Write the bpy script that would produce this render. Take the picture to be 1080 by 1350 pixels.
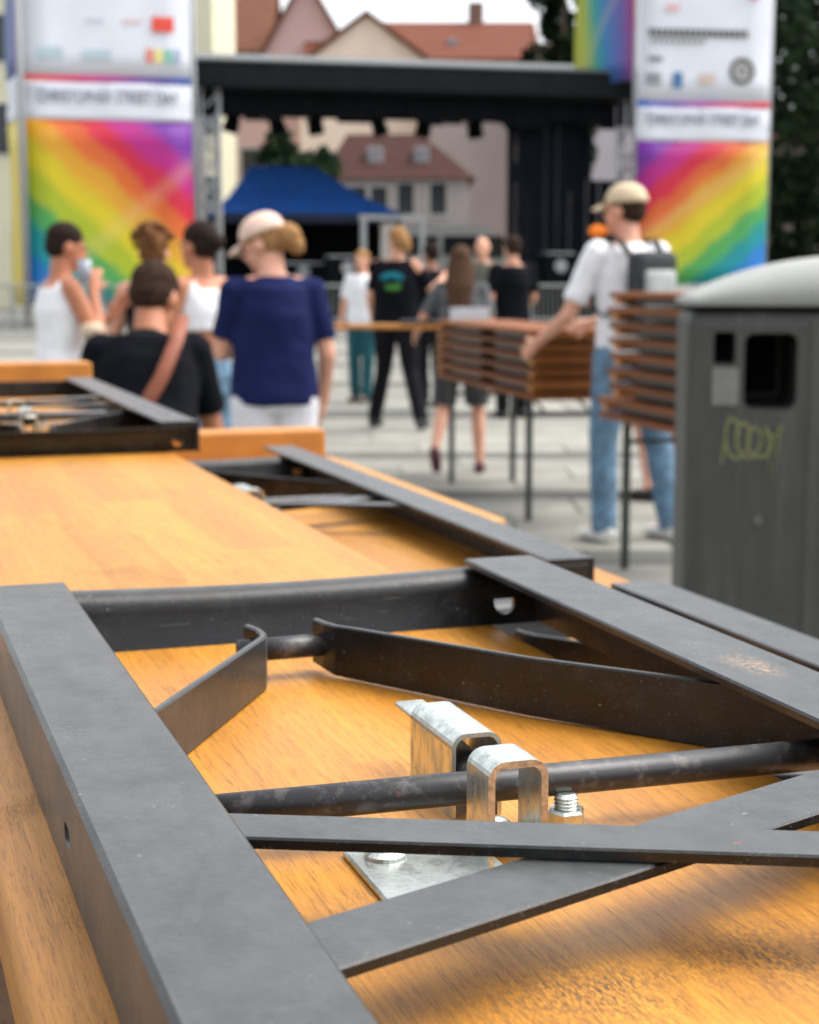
import bpy, bmesh, math, random
from mathutils import Vector, Matrix, noise as mnoise
R = math.radians
random.seed(7)
sc = bpy.context.scene
for o in list(bpy.data.objects):
    bpy.data.objects.remove(o)

# ------------------------------------------------------------------ camera, sky, sun, exposure
cam_d = bpy.data.cameras.new("camera")
cam = bpy.data.objects.new("camera", cam_d)
sc.collection.objects.link(cam)
sc.camera = cam
EYE = 1.30
PITCH = math.atan(306 / 2162.0)
cam.location = (0, 0, EYE)
cam.rotation_euler = (math.pi / 2 - PITCH, 0, 0)
cam_d.sensor_fit = 'HORIZONTAL'
cam_d.sensor_width = 36
cam_d.lens = 72.07
cam_d.clip_start = 0.02
cam_d.clip_end = 2000
cam_d.dof.use_dof = True
cam_d.dof.focus_distance = 0.475
cam_d.dof.aperture_fstop = 27
cam_d.dof.aperture_blades = 0

SUN_EL, SUN_AZ = 60, 75          # elevation, degrees clockwise from +Y (negative = left)
w = bpy.data.worlds.new("World")
sc.world = w
w.use_nodes = True
nt = w.node_tree
nt.nodes.clear()
sky = nt.nodes.new('ShaderNodeTexSky')
sky.sky_type = 'NISHITA'
sky.sun_disc = False
sky.sun_elevation = R(SUN_EL)
sky.sun_rotation = R(SUN_AZ)
sky.air_density = 1.0
sky.dust_density = 4.0
sky.ozone_density = 1.0
hs = nt.nodes.new('ShaderNodeHueSaturation')
hs.inputs['Saturation'].default_value = 0.25
bg = nt.nodes.new('ShaderNodeBackground')
bg.inputs['Strength'].default_value = 0.15
wo = nt.nodes.new('ShaderNodeOutputWorld')
nt.links.new(sky.outputs[0], hs.inputs['Color'])
nt.links.new(hs.outputs[0], bg.inputs['Color'])
nt.links.new(bg.outputs[0], wo.inputs['Surface'])

sd = bpy.data.lights.new("sun", 'SUN')
sd.energy = 0.8
sd.angle = R(50)
sd.color = (1.0, 0.95, 0.88)
sun = bpy.data.objects.new("sun", sd)
sc.collection.objects.link(sun)
_d = Vector((math.sin(R(SUN_AZ)) * math.cos(R(SUN_EL)), math.cos(R(SUN_AZ)) * math.cos(R(SUN_EL)), math.sin(R(SUN_EL))))
sun.rotation_euler = _d.to_track_quat('Z', 'Y').to_euler()

sc.view_settings.view_transform = 'Standard'
sc.view_settings.look = 'None'
sc.view_settings.gamma = 1
sc.view_settings.use_curve_mapping = False
sc.view_settings.exposure = 1.38
sc.cycles.max_bounces = 6
sc.cycles.use_denoising = True

# ------------------------------------------------------------------ helpers
COL = sc.collection
FPX, CX, CY = 2162.0, 540.0, 675.0
CP, SP = math.cos(PITCH), math.sin(PITCH)

def at(u, v, Y):
    """survey helper: the point seen at photo pixel (u, v) that stands Y metres ahead"""
    x = (u - CX) / FPX
    y = -(v - CY) / FPX
    t = Y / (CP + y * SP)
    return Vector((x * t, Y, EYE + (-SP + y * CP) * t))

PENDING = []
def link(o, parent=None):
    PENDING.append(o)          # linked to the scene at the very end (keeps the mesh evaluations quick)
    if parent is not None:
        o.parent = parent
    return o

def tag(o, label=None, cat=None, group=None, kind=None):
    if label: o['label'] = label
    if cat: o['category'] = cat
    if group: o['group'] = group
    if kind: o['kind'] = kind
    return o

def thing(name, label, cat, loc=(0, 0, 0), rz=0.0, group=None):
    o = bpy.data.objects.new(name, None)
    o.empty_display_size = 0.1
    link(o)
    o.location = loc
    o.rotation_euler = (0, 0, rz)
    return tag(o, label, cat, group)

def put(name, bm, mat, parent=None, smooth=False, recalc=True):
    if recalc:
        bmesh.ops.recalc_face_normals(bm, faces=bm.faces)
    me = bpy.data.meshes.new(name)
    bm.to_mesh(me)
    bm.free()
    if smooth:
        for p in me.polygons: p.use_smooth = True
    o = bpy.data.objects.new(name, me)
    for m in (mat if isinstance(mat, (list, tuple)) else [mat]):
        me.materials.append(m)
    return link(o, parent)

def kids(o):
    return [c for c in bpy.data.objects if c.parent == o]

def copy_tree(o, parent=None):
    ks = KIDS.get(o.name)
    if ks is None:
        ks = KIDS[o.name] = kids(o)
    c = o.copy()
    link(c)
    c.parent = parent
    for ch in ks:
        copy_tree(ch, c)
    return c
KIDS = {}

def box(bm, x0, x1, y0, y1, z0, z1, bev=0.0, seg=2, M=None):
    r = bmesh.ops.create_cube(bm, size=1.0)
    vs = r['verts']
    for v in vs:
        v.co = Vector(((x0 + x1) / 2 + v.co.x * (x1 - x0), (y0 + y1) / 2 + v.co.y * (y1 - y0), (z0 + z1) / 2 + v.co.z * (z1 - z0)))
    es = set()
    for v in vs:
        es.update(v.link_edges)
    allv = vs
    if bev > 0:
        r2 = bmesh.ops.bevel(bm, geom=list(es), offset=bev, segments=seg, affect='EDGES', profile=0.5)
        allv = list(set(r2['verts']) | set(v for v in vs if v.is_valid))
    if M is not None:
        for v in allv:
            v.co = M @ v.co
    return allv

def sweep(bm, pts, radii, n=16, side=None, cap=True):
    """closed tube through pts; radii = number or (rx, ry); side = preferred rx axis"""
    pts = [Vector(p) for p in pts]
    rings = []
    prev = None
    for i, p in enumerate(pts):
        a = pts[max(i - 1, 0)]
        b = pts[min(i + 1, len(pts) - 1)]
        t = (b - a).normalized() if (b - a).length > 1e-9 else Vector((0, 0, 1))
        s = Vector(side) if side is not None else (prev if prev is not None else (Vector((1, 0, 0)) if abs(t.x) < 0.8 else Vector((0, 1, 0))))
        s = (s - t * s.dot(t)).normalized()
        prev = s
        q = t.cross(s)
        r = radii[i] if isinstance(radii, (list, tuple)) and len(radii) == len(pts) else radii
        rx, ry = r if isinstance(r, (list, tuple)) else (r, r)
        rings.append([bm.verts.new(p + s * rx * math.cos(2 * math.pi * k / n) + q * ry * math.sin(2 * math.pi * k / n)) for k in range(n)])
    for A, B in zip(rings, rings[1:]):
        for k in range(n):
            bm.faces.new((A[k], A[(k + 1) % n], B[(k + 1) % n], B[k]))
    if cap:
        bm.faces.new(rings[0][::-1])
        bm.faces.new(rings[-1])
    return rings

def ball(bm, c, r, sub=2, M=None):
    rr = r if isinstance(r, (list, tuple)) else (r, r, r)
    res = bmesh.ops.create_icosphere(bm, subdivisions=sub, radius=1.0)
    for v in res['verts']:
        v.co = Vector((v.co.x * rr[0], v.co.y * rr[1], v.co.z * rr[2]))
        if M is not None:
            v.co = M @ v.co
        v.co += Vector(c)
    return res['verts']

def limb(bm, p0, r0, p1, r1, n=14):
    sweep(bm, [p0, p1], [r0, r1], n)
    ball(bm, p0, r0, 2)
    ball(bm, p1, r1, 2)

def prism(bm, prof, axis_from, axis_to, ux, uy):
    """extrude a closed 2D profile (list of (x, y)) between two points; ux, uy = profile axes"""
    a, b, ux, uy = Vector(axis_from), Vector(axis_to), Vector(ux), Vector(uy)
    A = [bm.verts.new(a + ux * x + uy * y) for x, y in prof]
    B = [bm.verts.new(b + ux * x + uy * y) for x, y in prof]
    n = len(prof)
    for k in range(n):
        bm.faces.new((A[k], A[(k + 1) % n], B[(k + 1) % n], B[k]))
    bm.faces.new(A[::-1])
    bm.faces.new(B)

def evalmesh(o):
    dg = bpy.context.evaluated_depsgraph_get()
    me = bpy.data.meshes.new_from_object(o.evaluated_get(dg))
    return me

def fused(name, bm, mat, parent, voxel=0.01, smooth_it=3, noise_amp=0.0, noise_scale=20.0):
    """union of overlapping closed shapes into one continuous smooth surface"""
    me = bpy.data.meshes.new(name + "_src")
    bmesh.ops.recalc_face_normals(bm, faces=bm.faces)
    bm.to_mesh(me); bm.free()
    tmp = bpy.data.objects.new(name + "_src", me)
    COL.objects.link(tmp)
    m = tmp.modifiers.new("r", 'REMESH'); m.mode = 'VOXEL'; m.voxel_size = voxel
    if smooth_it:
        s = tmp.modifiers.new("s", 'SMOOTH'); s.factor = 0.5; s.iterations = smooth_it
    res = evalmesh(tmp)
    bpy.data.objects.remove(tmp)
    bpy.data.meshes.remove(me)
    if noise_amp:
        co = [v.co.copy() for v in res.vertices]
        no = [v.normal.copy() for v in res.vertices]
        out = []
        for c, n_ in zip(co, no):
            d = mnoise.noise(c * noise_scale) + 0.5 * mnoise.noise(c * noise_scale * 2.3)
            out.extend(c + n_ * (d * noise_amp))
        res.vertices.foreach_set("co", out)
    res.polygons.foreach_set("use_smooth", [True] * len(res.polygons))
    res.update()
    res.name = name
    res.materials.clear()
    res.materials.append(mat)
    o = bpy.data.objects.new(name, res)
    return link(o, parent)

def cut(o, cutter_bm):
    me = bpy.data.meshes.new("cutter")
    bmesh.ops.recalc_face_normals(cutter_bm, faces=cutter_bm.faces)
    cutter_bm.to_mesh(me); cutter_bm.free()
    c = bpy.data.objects.new("cutter", me)
    t = bpy.data.objects.new("cut_src", o.data)
    COL.objects.link(c); COL.objects.link(t)
    m = t.modifiers.new("b", 'BOOLEAN'); m.operation = 'DIFFERENCE'; m.object = c; m.solver = 'EXACT'
    res = evalmesh(t)
    old = o.data
    bpy.data.objects.remove(t)
    o.data = res
    bpy.data.objects.remove(c)
    bpy.data.meshes.remove(old)

# ------------------------------------------------------------------ materials
def newmat(name):
    m = bpy.data.materials.new(name)
    m.use_nodes = True
    return m, m.node_tree, m.node_tree.nodes['Principled BSDF']

def N(nt, t, **kw):
    n = nt.nodes.new(t)
    for k, v in kw.items():
        setattr(n, k, v)
    return n

def mapped(nt, scale, coord='Object'):
    tc = N(nt, 'ShaderNodeTexCoord')
    mp = N(nt, 'ShaderNodeMapping')
    mp.inputs['Scale'].default_value = scale
    nt.links.new(tc.outputs[coord], mp.inputs['Vector'])
    return mp.outputs['Vector']

def noise_fac(nt, vec, scale=5, detail=6, rough=0.6, lo=0.4, hi=0.6):
    n = N(nt, 'ShaderNodeTexNoise')
    n.inputs['Scale'].default_value = scale
    n.inputs['Detail'].default_value = detail
    n.inputs['Roughness'].default_value = rough
    nt.links.new(vec, n.inputs['Vector'])
    mr = N(nt, 'ShaderNodeMapRange')
    mr.inputs['From Min'].default_value = lo
    mr.inputs['From Max'].default_value = hi
    nt.links.new(n.outputs['Fac'], mr.inputs['Value'])
    return mr.outputs['Result'], n.outputs['Fac']

def mix(nt, fac, a, b, mode='MIX'):
    m = N(nt, 'ShaderNodeMix', data_type='RGBA', blend_type=mode)
    for idx, v in ((0, fac), (6, a), (7, b)):
        if hasattr(v, 'links') or isinstance(v, bpy.types.NodeSocket):
            nt.links.new(v, m.inputs[idx])
        elif idx == 0:
            m.inputs[0].default_value = v
        else:
            m.inputs[idx].default_value = (v[0], v[1], v[2], 1)
    return m.outputs[2]

def math_(nt, op, a, b=None):
    m = N(nt, 'ShaderNodeMath', operation=op)
    for i, v in enumerate((a, b)):
        if v is None: continue
        if isinstance(v, bpy.types.NodeSocket): nt.links.new(v, m.inputs[i])
        else: m.inputs[i].default_value = v
    return m.outputs[0]

def bump(nt, bsdf, h, strength, dist):
    b = N(nt, 'ShaderNodeBump')
    b.inputs['Strength'].default_value = strength
    b.inputs['Distance'].default_value = dist
    nt.links.new(h, b.inputs['Height'])
    nt.links.new(b.outputs[0], bsdf.inputs['Normal'])

MATS = {}
def simple(name, col, rough=0.7, var=0.25, scale=6, metal=0.0, bmp=0.0, bdist=0.01, coat=0.0):
    if name in MATS: return MATS[name]
    m, nt, b = newmat(name)
    v = mapped(nt, (1, 1, 1))
    f, raw = noise_fac(nt, v, scale, 5, 0.6, 0.3, 0.7)
    lo = [c * (1 - var) for c in col]; hi = [min(1, c * (1 + var)) for c in col]
    nt.links.new(mix(nt, f, lo, hi), b.inputs['Base Color'])
    b.inputs['Roughness'].default_value = rough
    if rough >= 0.8: b.inputs['Specular IOR Level'].default_value = 0.12
    b.inputs['Metallic'].default_value = metal
    if coat: b.inputs['Coat Weight'].default_value = coat
    if bmp: bump(nt, b, raw, bmp, bdist)
    MATS[name] = m
    return m

DIRT_SPOTS = ((0.165, 0.330, 0.055, 0.026), (0.215, 0.335, 0.05, 0.03), (0.128, 0.392, 0.026, 0.024), (0.285, 0.36, 0.04, 0.03), (0.12, 0.30, 0.03, 0.02))
def wood_mat(name, base, dark, light, dirt=1.0, rough=0.46, coat=0.10):
    m, nt, b = newmat(name)
    info = N(nt, 'ShaderNodeObjectInfo')
    # long streaks along the board
    v1 = mapped(nt, (420, 9, 420))
    f1, r1 = noise_fac(nt, v1, 1.0, 4, 0.6, 0.32, 0.68)
    v2 = mapped(nt, (28, 1.2, 28))
    f2, r2 = noise_fac(nt, v2, 1.0, 3, 0.5, 0.3, 0.7)
    c = mix(nt, f2, base, light)
    c = mix(nt, math_(nt, 'MULTIPLY', f1, 0.45), c, dark)
    # fine dark pores: very long thin noise, thresholded
    v3 = mapped(nt, (1700, 75, 1700))
    f3, r3 = noise_fac(nt, v3, 1.0, 3, 0.7, 0.50, 0.66)
    c = mix(nt, math_(nt, 'MULTIPLY', f3, 0.55), c, [x * 0.35 for x in dark])
    # laminated staves, each its own tone, joints show as thin lines
    tc = N(nt, 'ShaderNodeTexCoord'); sp = N(nt, 'ShaderNodeSeparateXYZ')
    nt.links.new(tc.outputs['Object'], sp.inputs[0])
    st = math_(nt, 'DIVIDE', sp.outputs[0], 0.043)
    cell = math_(nt, 'FLOOR', st)
    wn0 = N(nt, 'ShaderNodeTexWhiteNoise', noise_dimensions='1D')
    nt.links.new(cell, wn0.inputs['W'])
    yo = math_(nt, 'ADD', math_(nt, 'DIVIDE', sp.outputs[1], 0.31), math_(nt, 'MULTIPLY', wn0.outputs['Value'], 7.0))
    cy = math_(nt, 'FLOOR', yo)
    wn = N(nt, 'ShaderNodeTexWhiteNoise', noise_dimensions='2D')
    cb = N(nt, 'ShaderNodeCombineXYZ')
    nt.links.new(cell, cb.inputs[0]); nt.links.new(cy, cb.inputs[1])
    nt.links.new(cb.outputs[0], wn.inputs['Vector'])
    tone = math_(nt, 'ADD', math_(nt, 'MULTIPLY', wn.outputs['Value'], 0.26), 0.86)
    hv = N(nt, 'ShaderNodeHueSaturation')
    nt.links.new(c, hv.inputs['Color']); nt.links.new(tone, hv.inputs['Value'])
    c = hv.outputs[0]
    # worn dirt patches built from specks
    v4 = mapped(nt, (1, 0.6, 1))
    big, _ = noise_fac(nt, v4, 14, 4, 0.6, 0.60, 0.80)
    v5 = mapped(nt, (1, 0.30, 1))
    sp1, _ = noise_fac(nt, v5, 1250, 4, 0.8, 0.44, 0.56)
    sp2, _ = noise_fac(nt, v5, 380, 4, 0.8, 0.63, 0.68)
    for (px, py, rx, ry) in DIRT_SPOTS if dirt >= 1.0 else ():
        mp = N(nt, 'ShaderNodeMapping'); mp.vector_type = 'TEXTURE'
        mp.inputs['Location'].default_value = (px, py, 1.135); mp.inputs['Scale'].default_value = (rx, ry, 0.02)
        nt.links.new(tc.outputs['Object'], mp.inputs['Vector'])
        ln = N(nt, 'ShaderNodeVectorMath', operation='LENGTH'); nt.links.new(mp.outputs[0], ln.inputs[0])
        q = N(nt, 'ShaderNodeMapRange'); q.inputs['From Min'].default_value = 1.1; q.inputs['From Max'].default_value = 0.1
        nt.links.new(ln.outputs['Value'], q.inputs['Value'])
        rg_, _ = noise_fac(nt, mapped(nt, (1, .7, 1)), 42, 5, 0.7, 0.30, 0.50)
        big = math_(nt, 'MAXIMUM', big, math_(nt, 'MULTIPLY', q.outputs[0], rg_))
    d = math_(nt, 'MULTIPLY', math_(nt, 'MULTIPLY', big, sp1), 0.92 * dirt)
    c = mix(nt, d, c, (0.045, 0.028, 0.016))
    c = mix(nt, math_(nt, 'MULTIPLY', sp2, 0.35 * dirt), c, (0.10, 0.055, 0.025))
    if dirt < 1.0:
        h2 = N(nt, 'ShaderNodeHueSaturation'); nt.links.new(c, h2.inputs['Color'])
        nt.links.new(math_(nt, 'ADD', math_(nt, 'MULTIPLY', info.outputs['Random'], 0.6), 0.7), h2.inputs['Value']); c = h2.outputs[0]
    nt.links.new(c, b.inputs['Base Color'])
    if dirt < 1.0: b.inputs['Specular IOR Level'].default_value = 0.2
    rg = math_(nt, 'ADD', math_(nt, 'MULTIPLY', big, 0.22), rough)
    nt.links.new(rg, b.inputs['Roughness'])
    b.inputs['Coat Weight'].default_value = coat
    b.inputs['Coat Roughness'].default_value = 0.3
    h = math_(nt, 'ADD', math_(nt, 'MULTIPLY', f3, -0.6), math_(nt, 'MULTIPLY', r1, 0.5))
    bump(nt, b, h, 0.25, 0.0004)
    return m

WOOD = wood_mat("varnished_wood", (0.48, 0.195, 0.013), (0.28, 0.090, 0.006), (0.58, 0.265, 0.026))
WOOD_OLD = wood_mat("weathered_wood", (0.24, 0.13, 0.06), (0.15, 0.07, 0.03), (0.30, 0.17, 0.09), rough=0.6, coat=0.0)
WOOD_RED = wood_mat("red_brown_wood", (0.185, 0.055, 0.012), (0.11, 0.028, 0.006), (0.25, 0.085, 0.02), dirt=0.3, rough=0.6, coat=0.0)
WOOD_CLEAT = simple("cleat_wood", (0.46, 0.18, 0.025), 0.5, 0.15, 25)

def steel_mat():
    m, nt, b = newmat("black_lacquered_steel")
    v = mapped(nt, (1, 1, 1))
    f1, r1 = noise_fac(nt, v, 45, 6, 0.65, 0.35, 0.75)
    c = mix(nt, f1, (0.0035, 0.0036, 0.0036), (0.008, 0.0084, 0.0084))
    fs, _ = noise_fac(nt, mapped(nt, (1, .5, 1)), 38, 7, 0.75, 0.50, 0.66)
    c = mix(nt, math_(nt, 'MULTIPLY', fs, 0.5), c, (0.038, 0.040, 0.038))
    for rot_, sc_ in ((0.5, (30, 1500, 900)), (-0.9, (1100, 22, 900))):
        tcs = N(nt, 'ShaderNodeTexCoord'); mps = N(nt, 'ShaderNodeMapping'); mps.inputs['Scale'].default_value = sc_; mps.inputs['Rotation'].default_value = (0, 0, rot_)
        nt.links.new(tcs.outputs['Object'], mps.inputs['Vector'])
        fz, _ = noise_fac(nt, mps.outputs[0], 1.0, 2, 0.5, 0.69, 0.72)
        c = mix(nt, math_(nt, 'MULTIPLY', fz, 0.35), c, (0.14, 0.14, 0.13))
    fd, _ = noise_fac(nt, v, 210, 2, 0.5, 0.72, 0.76)
    c = mix(nt, fd, c, (0.003, 0.003, 0.003))
    # sky sheen painted as paler grey on upward faces, broken up by noise
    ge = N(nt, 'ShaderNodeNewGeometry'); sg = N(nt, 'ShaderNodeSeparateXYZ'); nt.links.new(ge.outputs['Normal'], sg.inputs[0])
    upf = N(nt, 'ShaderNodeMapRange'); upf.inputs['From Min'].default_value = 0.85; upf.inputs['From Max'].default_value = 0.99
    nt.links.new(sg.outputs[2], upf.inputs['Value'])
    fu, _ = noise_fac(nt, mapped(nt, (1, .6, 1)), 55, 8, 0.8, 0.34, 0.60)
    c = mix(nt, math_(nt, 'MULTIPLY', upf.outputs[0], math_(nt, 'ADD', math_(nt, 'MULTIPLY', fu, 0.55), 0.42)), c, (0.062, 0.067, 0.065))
    # pale scuffs
    f2, _ = noise_fac(nt, v, 420, 3, 0.6, 0.70, 0.74)
    c = mix(nt, math_(nt, 'MULTIPLY', f2, 0.55), c, (0.30, 0.29, 0.26))
    f4, _ = noise_fac(nt, mapped(nt, (1, 2.2, 1)), 60, 6, 0.75, 0.66, 0.72)
    c = mix(nt, math_(nt, 'MULTIPLY', f4, 0.35), c, (0.10, 0.085, 0.07))
    # little rust nicks
    f3, _ = noise_fac(nt, v, 95, 2, 0.5, 0.76, 0.79)
    c = mix(nt, math_(nt, 'MULTIPLY', f3, 0.7), c, (0.17, 0.06, 0.03))
    # one scraped, dusty patch on the right leg's top flange
    tc = N(nt, 'ShaderNodeTexCoord'); mp = N(nt, 'ShaderNodeMapping'); mp.vector_type = 'TEXTURE'
    mp.inputs['Location'].default_value = (0.296, 0.497, 1.165); mp.inputs['Scale'].default_value = (0.010, 0.022, 0.004)
    nt.links.new(tc.outputs['Object'], mp.inputs['Vector'])
    ln = N(nt, 'ShaderNodeVectorMath', operation='LENGTH'); nt.links.new(mp.outputs[0], ln.inputs[0])
    f5, _ = noise_fac(nt, v, 380, 5, 0.8, 0.45, 0.58)
    near = N(nt, 'ShaderNodeMapRange'); near.inputs['From Min'].default_value = 1.0; near.inputs['From Max'].default_value = 0.2
    nt.links.new(ln.outputs['Value'], near.inputs['Value'])
    c = mix(nt, math_(nt, 'MULTIPLY', math_(nt, 'MULTIPLY', f5, near.outputs[0]), 0.8), c, (0.42, 0.28, 0.17))
    nt.links.new(c, b.inputs['Base Color'])
    fr, _ = noise_fac(nt, v, 30, 5, 0.6, 0.3, 0.7)
    nt.links.new(math_(nt, 'ADD', math_(nt, 'MULTIPLY', fr, 0.14), 0.24), b.inputs['Roughness'])
    b.inputs['Specular IOR Level'].default_value = 0.42
    b.inputs['Sheen Weight'].default_value = 0.08
    b.inputs['Sheen Roughness'].default_value = 0.35
    b.inputs['Sheen Tint'].default_value = (0.95, 1.0, 1.0, 1)
    _, rb = noise_fac(nt, v, 120, 7, 0.75)
    bump(nt, b, rb, 0.45, 0.0006)
    return m
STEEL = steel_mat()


def rod_mat():
    m, nt, b = newmat("worn_black_rod")
    v = mapped(nt, (1, 1, 1))
    f1, _ = noise_fac(nt, v, 130, 5, 0.7, 0.52, 0.66)
    c = mix(nt, math_(nt, 'MULTIPLY', f1, 0.6), (0.020, 0.020, 0.021), (0.13, 0.12, 0.115))
    f2, _ = noise_fac(nt, v, 240, 3, 0.6, 0.66, 0.72)
    c = mix(nt, math_(nt, 'MULTIPLY', f2, 0.6), c, (0.16, 0.07, 0.045))
    nt.links.new(c, b.inputs['Base Color'])
    b.inputs['Roughness'].default_value = 0.38
    _, rb = noise_fac(nt, v, 500, 4, 0.7)
    bump(nt, b, rb, 0.3, 0.0003)
    return m
ROD = rod_mat()

def zinc_mat():
    m, nt, b = newmat("zinc_plated_steel")
    v = mapped(nt, (1, 1, 0.35))
    f1, r = noise_fac(nt, v, 260, 5, 0.7, 0.42, 0.62)
    c = mix(nt, f1, (0.74, 0.77, 0.72), (0.50, 0.54, 0.50))
    f2, _ = noise_fac(nt, mapped(nt, (1, 1, 1)), 420, 3, 0.6, 0.66, 0.72)
    c = mix(nt, math_(nt, 'MULTIPLY', f2, 0.7), c, (0.15, 0.12, 0.09))
    nt.links.new(c, b.inputs['Base Color'])
    b.inputs['Metallic'].default_value = 1.0
    nt.links.new(math_(nt, 'ADD', math_(nt, 'MULTIPLY', f1, 0.18), 0.30), b.inputs['Roughness'])
    bump(nt, b, r, 0.4, 0.0004)
    return m
ZINC = zinc_mat()
RUST = simple("rusty_cut_edge", (0.52, 0.36, 0.22), 0.5, 0.45, 500, metal=0.6)

# ------------------------------------------------------------------ SETTING: ground
def ground_mat():
    m, nt, b = newmat("paving_stone")
    v = mapped(nt, (1, 1, 1), 'Object')
    f, raw = noise_fac(nt, v, 1.5, 8, 0.7, 0.35, 0.65)
    info = N(nt, 'ShaderNodeObjectInfo')
    c = mix(nt, f, (0.145, 0.142, 0.118), (0.26, 0.253, 0.215))
    hv = N(nt, 'ShaderNodeHueSaturation')
    nt.links.new(c, hv.inputs['Color'])
    nt.links.new(math_(nt, 'ADD', math_(nt, 'MULTIPLY', info.outputs['Random'], 0.30), 0.85), hv.inputs['Value'])
    nt.links.new(hv.outputs[0], b.inputs['Base Color'])
    b.inputs['Roughness'].default_value = 0.8
    bump(nt, b, raw, 0.4, 0.01)
    return m
PAVE = ground_mat()
PAVE_DARK = simple("dark_paving_band", (0.095, 0.096, 0.087), 0.8, 0.2, 3)
bm = bmesh.new()
box(bm, -600, 600, -300, 1200, -0.4, -0.012)
g = put("ground", bm, simple("ground_stone", (0.20, 0.20, 0.18), 0.85, 0.25, 0.8))
tag(g, "pale grey paved town square", kind='structure')
# slabs of the square, near rows one by one
slab_mesh = {}
def slab(w_, d_, x, y, mat):
    k = (round(w_, 2), round(d_, 2), mat.name)
    if k not in slab_mesh:
        b_ = bmesh.new()
        box(b_, -w_ / 2, w_ / 2, -d_ / 2, d_ / 2, -0.05, 0.0, 0.004, 1)
        me = bpy.data.meshes.new("paving_slab"); b_.to_mesh(me); b_.free()
        me.materials.append(mat)
        slab_mesh[k] = me
    o = bpy.data.objects.new("paving_slab", slab_mesh[k])
    link(o, g)
    o.location = (x, y, 0)
y = 5.6
row = 0
cnt = 0
while y < 34 and cnt < 290:
    band = row % 4 == 3
    d_ = (0.42 if y < 13 else 0.9) if band else (0.62 if y < 13 else 1.25)
    w_ = 1.15 if y < 13 else 1.9
    half = y * 0.27 + 0.6
    off = (row % 2) * w_ / 2
    nx = int(2 * half / w_) + 1
    for k in range(nx):
        x = -half + off + k * w_
        slab(w_ - 0.014, d_ - 0.014, x, y + d_ / 2, PAVE_DARK if band else PAVE)
        cnt += 1
    y += d_
    row += 1
FAR_START = y
bands = bmesh.new()
while y < 75:
    box(bands, -30, 30, y + 2.2, y + 2.9, -0.05, -0.004)
    y += 3.4
bo = put("paving_bands", bands, PAVE_DARK, g)
tag(bo, kind='stuff')

# ------------------------------------------------------------------ BENCHES (foreground)
TH = R(18.7)

def lprof_leg(bm, xo, s, y0, y1, z1, wf=0.036, h=0.031, t=0.003):
    """angle-iron leg; xo outer x, s=+1 flange goes to +x, z1 = top"""
    r = 0.0015
    prof = [(0, 0), (0.0004, -0.0004 + 0), ]
    prof = [(0.0, -h), (0.0, -r), (r, 0.0), (wf - 0.0008, 0.0), (wf, -0.0008), (wf, -t), (t, -t), (t, -h)]
    prism(bm, [(x * s, z) for x, z in prof], (xo, y0, z1), (xo, y1, z1), (1, 0, 0), (0, 0, 1))

def flat_bar(bm, p0, p1, width, t, z0, z1=None):
    """flat strip lying; p0,p1 = (x,y) centre line; top heights z0,z1"""
    z1 = z0 if z1 is None else z1
    a = Vector((p0[0], p0[1], z0)); b = Vector((p1[0], p1[1], z1))
    d = (b - a).normalized(); s = Vector((-d.y, d.x, 0)).normalized()
    hw = width / 2; e = 0.0006
    prism(bm, [(-hw, -e), (-hw + e, 0), (hw - e, 0), (hw, -e), (hw, -t), (-hw, -t)], a, b, s, (0, 0, 1))

def strut_bar(bm, pts, h, t, ztop, zbot_end=None):
    """upright flat following pts in plan (x, y, ztop, h)"""
    n = len(pts)
    L_, R_ = [], []
    for i in range(n):
        x, y = pts[i][0], pts[i][1]
        a = Vector(pts[max(i - 1, 0)][:2]); b = Vector(pts[min(i + 1, n - 1)][:2])
        d = (b - a).normalized(); s = Vector((-d.y, d.x))
        zt = pts[i][2]; hh = pts[i][3]
        e = 0.0007
        ring = [(-t / 2, zt - hh), (-t / 2, zt - e), (-t / 2 + e, zt), (t / 2 - e, zt), (t / 2, zt - e), (t / 2, zt - hh)]
        L_.append([bm.verts.new((x + s.x * q, y + s.y * q, z)) for q, z in ring])
    for A, B in zip(L_, L_[1:]):
        m = len(A)
        for k in range(m):
            bm.faces.new((A[k], A[(k + 1) % m], B[(k + 1) % m], B[k]))
    bm.faces.new(L_[0][::-1]); bm.faces.new(L_[-1])

def arch(bm, w_, h, y0, y1, t, r, x0, z0):
    """inverted U strip; outer width w_, height h, extruded along y"""
    outer, inner = [], []
    def path(off):
        P = [(off, 0)]
        rr = r - off
        for k in range(7):
            a = math.pi - k * math.pi / 12
            P.append((r + rr * math.cos(a), h - r + rr * math.sin(a)))
        for k in range(7):
            a = math.pi / 2 - k * math.pi / 12
            P.append((w_ - r + rr * math.cos(a), h - r + rr * math.sin(a)))
        P.append((w_ - off, 0))
        return P
    o_, i_ = path(0), path(t)
    rings = []
    for y in (y0, y1):
        rings.append(([bm.verts.new((x0 + x, y, z0 + z)) for x, z in o_], [bm.verts.new((x0 + x, y, z0 + z)) for x, z in i_]))
    (oa, ia), (ob, ib) = rings
    n = len(oa)
    edge_faces = []
    for k in range(n - 1):
        bm.faces.new((oa[k], oa[k + 1], ob[k + 1], ob[k]))
        bm.faces.new((ia[k], ib[k], ib[k + 1], ia[k + 1]))
        edge_faces.append(bm.faces.new((oa[k], ia[k], ia[k + 1], oa[k + 1])))
        edge_faces.append(bm.faces.new((ob[k], ob[k + 1], ib[k + 1], ib[k])))
    bm.faces.new((oa[0], ob[0], ib[0], ia[0]))
    bm.faces.new((oa[-1], ia[-1], ib[-1], ob[-1]))
    for f in edge_faces: f.material_index = 1

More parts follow.
